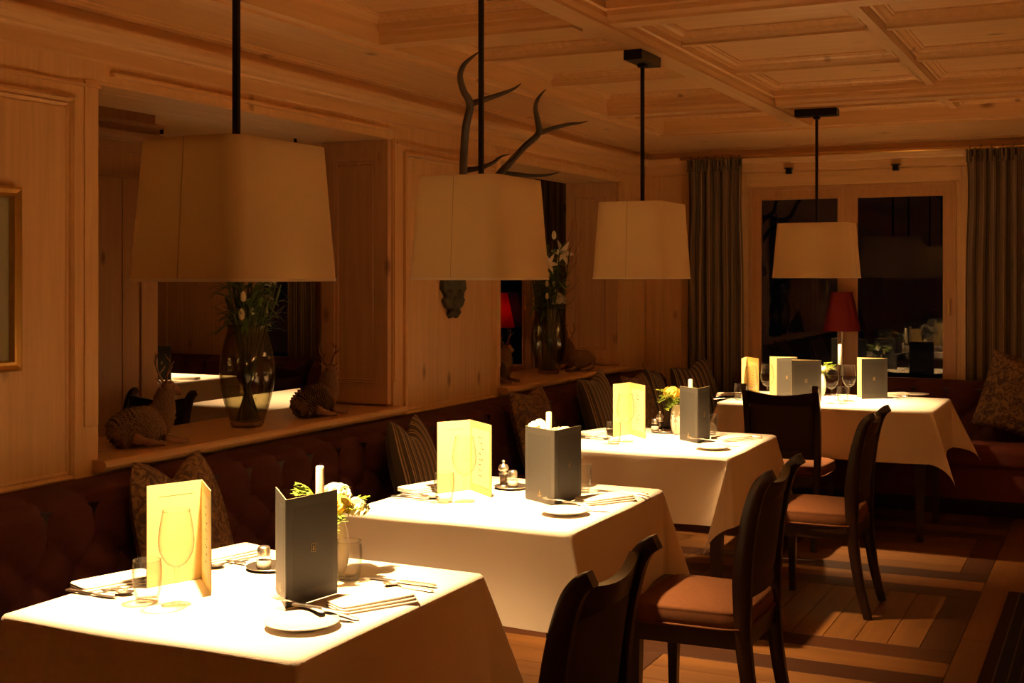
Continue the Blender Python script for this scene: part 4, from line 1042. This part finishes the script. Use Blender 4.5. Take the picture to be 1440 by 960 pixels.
# flower centrepieces and candles
def centre(i, p, label, rec, seed, sc=1.):
    v_ = thing('ceramic_vase', 'white ceramic posy vase '+WHERE[i], 'vase', (p.x, p.y, TZ), 0, 'white posy vases')
    MB().lathe([(q.x, q.z) for q in spline([(.028, 0, 0), (.036, 0, .02), (.043, 0, .06), (.040, 0, .10), (.031, 0, .135), (.033, 0, .142), (.029, 0, .140), (.026, 0, .13)], 4)], 28).build('body', 'ceramic', v_, True)
    t = thing('posy', label+' '+WHERE[i], 'flowers', (p.x, p.y, TZ), 0, 'posies'); rnd = random.Random(seed)
    for k, (x, y, z, s, m_) in enumerate(rec): rose(MB(), (x, y, z), s, 56, .8, k+seed).build('bloom', m_, t, True)
    mb = MB()
    for k in range(26):
        a = rnd.uniform(0, 2*PI); r = rnd.uniform(.055, .10); z = rnd.uniform(.13, .22)
        e = Vector((r*math.cos(a), r*math.sin(a), z+rnd.uniform(-.03, .03))); b0 = Vector((.012*math.cos(a), .012*math.sin(a), .135))
        sp = spline([b0, b0.lerp(e, .6)+Vector((0, 0, .02)), e], 4); mb.tube(sp, .0011, 4)
        for q in range(2, len(sp)):
            for s in (-1, 1, 0): leaf_blade(mb, sp[q], (math.cos(a)+s*math.sin(a)*1.2, math.sin(a)-s*math.cos(a)*1.2, rnd.uniform(-.2, .6)), rnd.uniform(.014, .024), .0032, curl=.1)
    o = mb.build('greenery', 'leaf_bright', t, True); o['kind'] = 'stuff'
    mb = MB()
    for k in range(6): mb.tube([(rnd.uniform(-.012, .012), rnd.uniform(-.012, .012), .01), (rnd.uniform(-.02, .02), rnd.uniform(-.02, .02), .17)], .002, 5)
    mb.build('stems', 'stem', t, True)
def candle(i, p, ztip, label):
    hb = max(.05, ztip-TZ-.12)
    t = thing('candlestick', 'glass candlestick '+WHERE[i], 'candlestick', (p.x, p.y, TZ), 0, 'candlesticks')
    MB().lathe([(.001, 0), (.034, 0), (.032, .005), (.010, .014), (.006, .03), (.009, hb*.5), (.006, hb*.8), (.013, hb-.015), (.016, hb+.008), (.012, hb+.008), (.0115, hb-.004), (.001, hb-.004)], 20).build('holder', 'glass', t, True)
    t2 = thing('candle', label+' '+WHERE[i], 'candle', (p.x, p.y, TZ+hb-.003), 0, 'white candles')
    L_ = ztip-TZ-hb+.003
    MB().lathe([(.001, 0), (.0108, 0), (.0102, L_-.003), (.008, L_), (.001, L_-.002)], 16).build('wax_body', 'wax', t2, 50)
    MB().tube([(0, 0, L_-.003), (.001, 0, L_+.006)], .0009, 5).build('wick', 'wick', t2)
def at_dist(u, x, y): return Vector((x, y, TZ))
# nearest table: posy behind the dark menu
c1 = Vector((-1.815, 2.66, TZ)); k1 = Vector((-1.86, 2.585, TZ))
def along(u, d):     # point on the cloth on pixel column u, at forward distance d
    l = (u-720)/F_PX*d; return Vector((FW[0]*d+RT[0]*l, FW[1]*d+RT[1]*l, TZ))
def zof(v, d): return CAM_H+(HOR-v)/F_PX*d
REC = [(-.01, .03, .195, .040, 'petal_white'), (.025, -.01, .175, .036, 'petal_yellow'), (-.04, -.01, .178, .032, 'petal_yellow'), (.045, .04, .165, .033, 'petal_cream'), (0, -.045, .165, .028, 'petal_white')]
centre(0, along(468, 3.22), 'posy of white and yellow blooms behind the dark menu', REC, 21)
candle(0, along(450, 3.10), zof(655, 3.10), 'white candle beside the yellow and white posy')
centre(1, along(776, 4.55), 'posy of white blooms just above the dark menu', [(-.045, -.01, .200, .046, 'petal_white'), (.05, .0, .185, .044, 'petal_white'), (.0, .04, .18, .035, 'petal_cream')], 22)
candle(1, along(772, 4.42), zof(579, 4.42), 'white candle between white blooms')
centre(2, along(955, 6.10), 'posy with a yellow bloom left of the dark menu', [(-.03, -.01, .19, .045, 'petal_yellow'), (.04, .02, .18, .038, 'petal_white'), (.0, .03, .185, .03, 'petal_cream')], 23)
candle(2, along(971, 5.95), zof(533, 5.95), 'short white candle rising behind the dark menu')
centre(3, along(1152, 8.05), 'green posy beside the wine glasses', [(-.01, .01, .17, .035, 'petal_white'), (.03, .02, .16, .03, 'petal_cream')], 24)
candle(3, along(1181, 7.74), zof(484, 7.74), 'tall white candle in a glass stick')

# plates
def plate(p, label, r=.082):
    t = thing('bread_plate', label, 'plate', (p.x, p.y, TZ), 0, 'white bread plates')
    MB().lathe([(.001, .001), (r*.6, .001), (r*.66, .004), (r*.97, .011), (r, .0125), (r*.985, .0145), (r*.68, .0075), (r*.60, .0045), (.001, .0045)], 44).build('dish', 'porcelain', t, True)
    MB().lathe([(r*.6, 0), (r*.56, 0), (r*.56, .0012), (r*.6, .0012)], 40).build('foot_ring', 'porcelain', t, True)
plate(TP(425, 880), 'white bread plate at the front corner '+WHERE[0])
plate(TP(794, 722), 'white bread plate before the dark menu '+WHERE[1], .078)
plate(TP(1002, 631), 'white bread plate before the dark menu '+WHERE[2], .078)
plate(TP(1288, 556), 'white bread plate at the right end '+WHERE[3])

# napkins: folded wedge with stacked layers
def napkin(p, rz, label, L_=.20, W=.105):
    t = thing('napkin', label, 'napkin', (p.x, p.y, TZ+.0005), rz, 'folded napkins')
    for k in range(3):
        def fn(u, v, k=k):
            f = u*2*PI; ca, sa = math.cos(f), math.sin(f); e = .22
            x = math.copysign(abs(ca)**e, ca)*L_*.5*(1-.015*k); y = math.copysign(abs(sa)**e, sa)*W*.5*(1-.05*k)
            zz = .0046*k; top = (v > .5)
            rr = 1 if .2 < v < .8 else (.975 if v in (0, 1) else .99)
            zq = zz+.0044*v+(.006*(x/L_+.5)*k/3)
            return (x*rr, y*rr+.004*k, zq)
        mb = MB(); mb.grid(fn, 40, 5, True); n0 = len(mb.v)
        mb.f.append(tuple(range(n0-40, n0))); mb.f.append(tuple(range(39, -1, -1)))
        mb.build('fold_layer', 'napkin_linen', t, 50)
def nap(i, u, v, ang, lab): napkin(TP(u, v), ang, lab+' '+WHERE[i])
nap(0, 524, 849, 1.05, 'folded napkin right of the dark menu')
nap(0, 163, 822, 1.2, 'folded napkin on the banquette side at the left')
nap(0, 322, 783, 1.3, 'folded napkin at the back behind the cream menu')
nap(1, 852, 704, 1.0, 'folded napkin right of the dark menu')
nap(1, 600, 688, 1.2, 'folded napkin on the banquette side at the left')
nap(2, 1031, 618, 1.0, 'folded napkin right of the dark menu')
nap(2, 842, 610, 1.2, 'folded napkin on the banquette side at the left')
nap(3, 1030, 556, .2, 'folded napkin at the left end')
nap(3, 1257, 556, .6, 'folded napkin beside the rightmost menu')
napkin(Vector((-6.20, 7.36, TZ)), .2, 'folded napkin beside the dark menu in the other room')

# cutlery
def cut_mesh(kind):
    mb = MB()
    def flat(rows): mb.sweep([[(x, -w_, z), (x, -w_*.6, z+h), (x, w_*.6, z+h), (x, w_, z), (x, 0, z-h*.2)] for x, w_, z, h in rows], None, True)
    if kind == 'knife':
        flat([(-.105, .004, .004, .003), (-.10, .0075, .004, .004), (-.03, .0055, .004, .004), (0, .0045, .0045, .0035), (.01, .006, .004, .0015), (.05, .009, .004, .0012), (.085, .008, .004, .001), (.105, .001, .004, .0006)])
    elif kind == 'fork':
        flat([(-.095, .003, .003, .002), (-.088, .0075, .003, .0025), (-.04, .0045, .004, .0025), (.015, .003, .007, .002), (.035, .007, .007, .002), (.045, .011, .006, .002), (.052, .0115, .006, .0018)])
        for k in range(4):
            y = -.0095+.0063*k
            mb.sweep([[(x, y-.0015, z), (x, y+.0015, z), (x, y+.0015, z+.0015), (x, y-.0015, z+.0015)] for x, z in ((.05, .006), (.07, .004), (.085, .0045), (.097, .008))], None, True)
    else:
        flat([(-.095, .003, .003, .002), (-.088, .0075, .003, .0025), (-.04, .0045, .004, .0025), (.02, .003, .007, .002), (.04, .004, .006, .002)])
        mb.grid(lambda u, v: (.068+math.cos(u*2*PI)*.030*v, math.sin(u*2*PI)*.019*v, .008-.007*(1-v*v)), 20, 5, True)
    return mb.mesh(kind, 'silver', 50)
CM = {k: cut_mesh(k) for k in ('knife', 'fork', 'spoon')}
def cut(kind, i, a, c, lab, dz=0.):
    p, q = TP(*a), TP(*c); m_ = (p+q)/2; d = q-p     # a = handle end, c = tip end
    o = link({'knife': 'table_knife', 'fork': 'table_fork', 'spoon': 'table_spoon'}[kind], CM[kind], None, (m_.x, m_.y, TZ+dz), math.atan2(d.y, d.x))
    L0 = .205 if kind == 'knife' else .193
    s = min(1.15, max(.75, d.length/L0)); o.scale = (s, 1, 1)
    tag(o, lab+' '+WHERE[i], kind, 'silver cutlery')
cut('knife', 0, (94, 832), (165, 842), 'silver knife nearest the front at the left edge')
cut('fork', 0, (122, 822), (176, 833), 'silver fork beside the tumbler at the left')
cut('spoon', 0, (113, 829), (187, 837), 'silver spoon left of the tumbler')
cut('fork', 0, (456, 872), (386, 851), 'silver fork reaching over the rim of the plate', .0145)
cut('fork', 0, (505, 873), (412, 849), 'silver fork under the dark menu')
cut('knife', 0, (420, 864), (487, 873), 'silver knife lying across the plate', .0165)
cut('knife', 0, (612, 826), (515, 813), 'silver knife behind the right napkin')
cut('spoon', 0, (605, 832), (545, 823), 'silver spoon half under the right napkin')
cut('knife', 0, (330, 792), (297, 787), 'silver knife right of the cream menu')
cut('spoon', 0, (346, 787), (302, 799), 'silver spoon right of the cream menu')
T1o, = [TP(402, 856)]
for i, s_ in ((1, (780, 711)), (2, (981, 623))):
    def mv(u, v):
        pass
    off = TP(*s_)-T1o
    def cut2(kind, a, c, lab, dz=0., i=i, off=off):
        p, q = TP(*a)+off, TP(*c)+off; m_ = (p+q)/2; d = q-p
        o = link({'knife': 'table_knife', 'fork': 'table_fork', 'spoon': 'table_spoon'}[kind], CM[kind], None, (m_.x, m_.y, TZ+dz), math.atan2(d.y, d.x)+random.uniform(-.06, .06))
        L0 = .205 if kind == 'knife' else .193
        o.scale = (min(1.15, max(.75, d.length/L0)), 1, 1); tag(o, lab+' '+WHERE[i], kind, 'silver cutlery')
    cut2('knife', (94, 832), (165, 842), 'silver knife nearest the front at the left edge')
    cut2('fork', (122, 822), (176, 833), 'silver fork beside the tumbler at the left')
    cut2('spoon', (113, 829), (187, 837), 'silver spoon left of the tumbler')
    cut2('fork', (456, 872), (386, 851), 'silver fork reaching over the rim of the plate', .0145)
    cut2('knife', (420, 864), (487, 873), 'silver knife lying across the plate', .0165)
    cut2('knife', (612, 826), (515, 813), 'silver knife behind the right napkin')
    cut2('spoon', (605, 832), (545, 823), 'silver spoon half under the right napkin')
cut('knife', 3, (1003, 562), (1033, 560), 'silver knife at the left end')
cut('fork', 3, (1006, 558), (1036, 556), 'silver fork at the left end')
cut('knife', 3, (1270, 558), (1252, 556), 'silver knife beside the right plate')
cut('fork', 3, (1280, 560), (1262, 561), 'silver fork beside the right plate')

# ------------------------------------------------------------------ rug
r0, r1 = -.48, .62
rg = MB().grid(lambda u, v: (r0+(r1-r0)*u, 2.2+4.30*v, .004+.004*math.sin(PI*min(1, max(0, u*20)))*0+.006), 30, 40, uvs=(1, 1))
rg.grid(lambda u, v: (r0+(r1-r0)*u, 2.2+4.30*v, .001), 1, 1)
rg = rg.build('rug', 'rug_stripe', None); tag(rg, 'dark rug with thin lengthwise stripes at the lower right corner', 'rug')
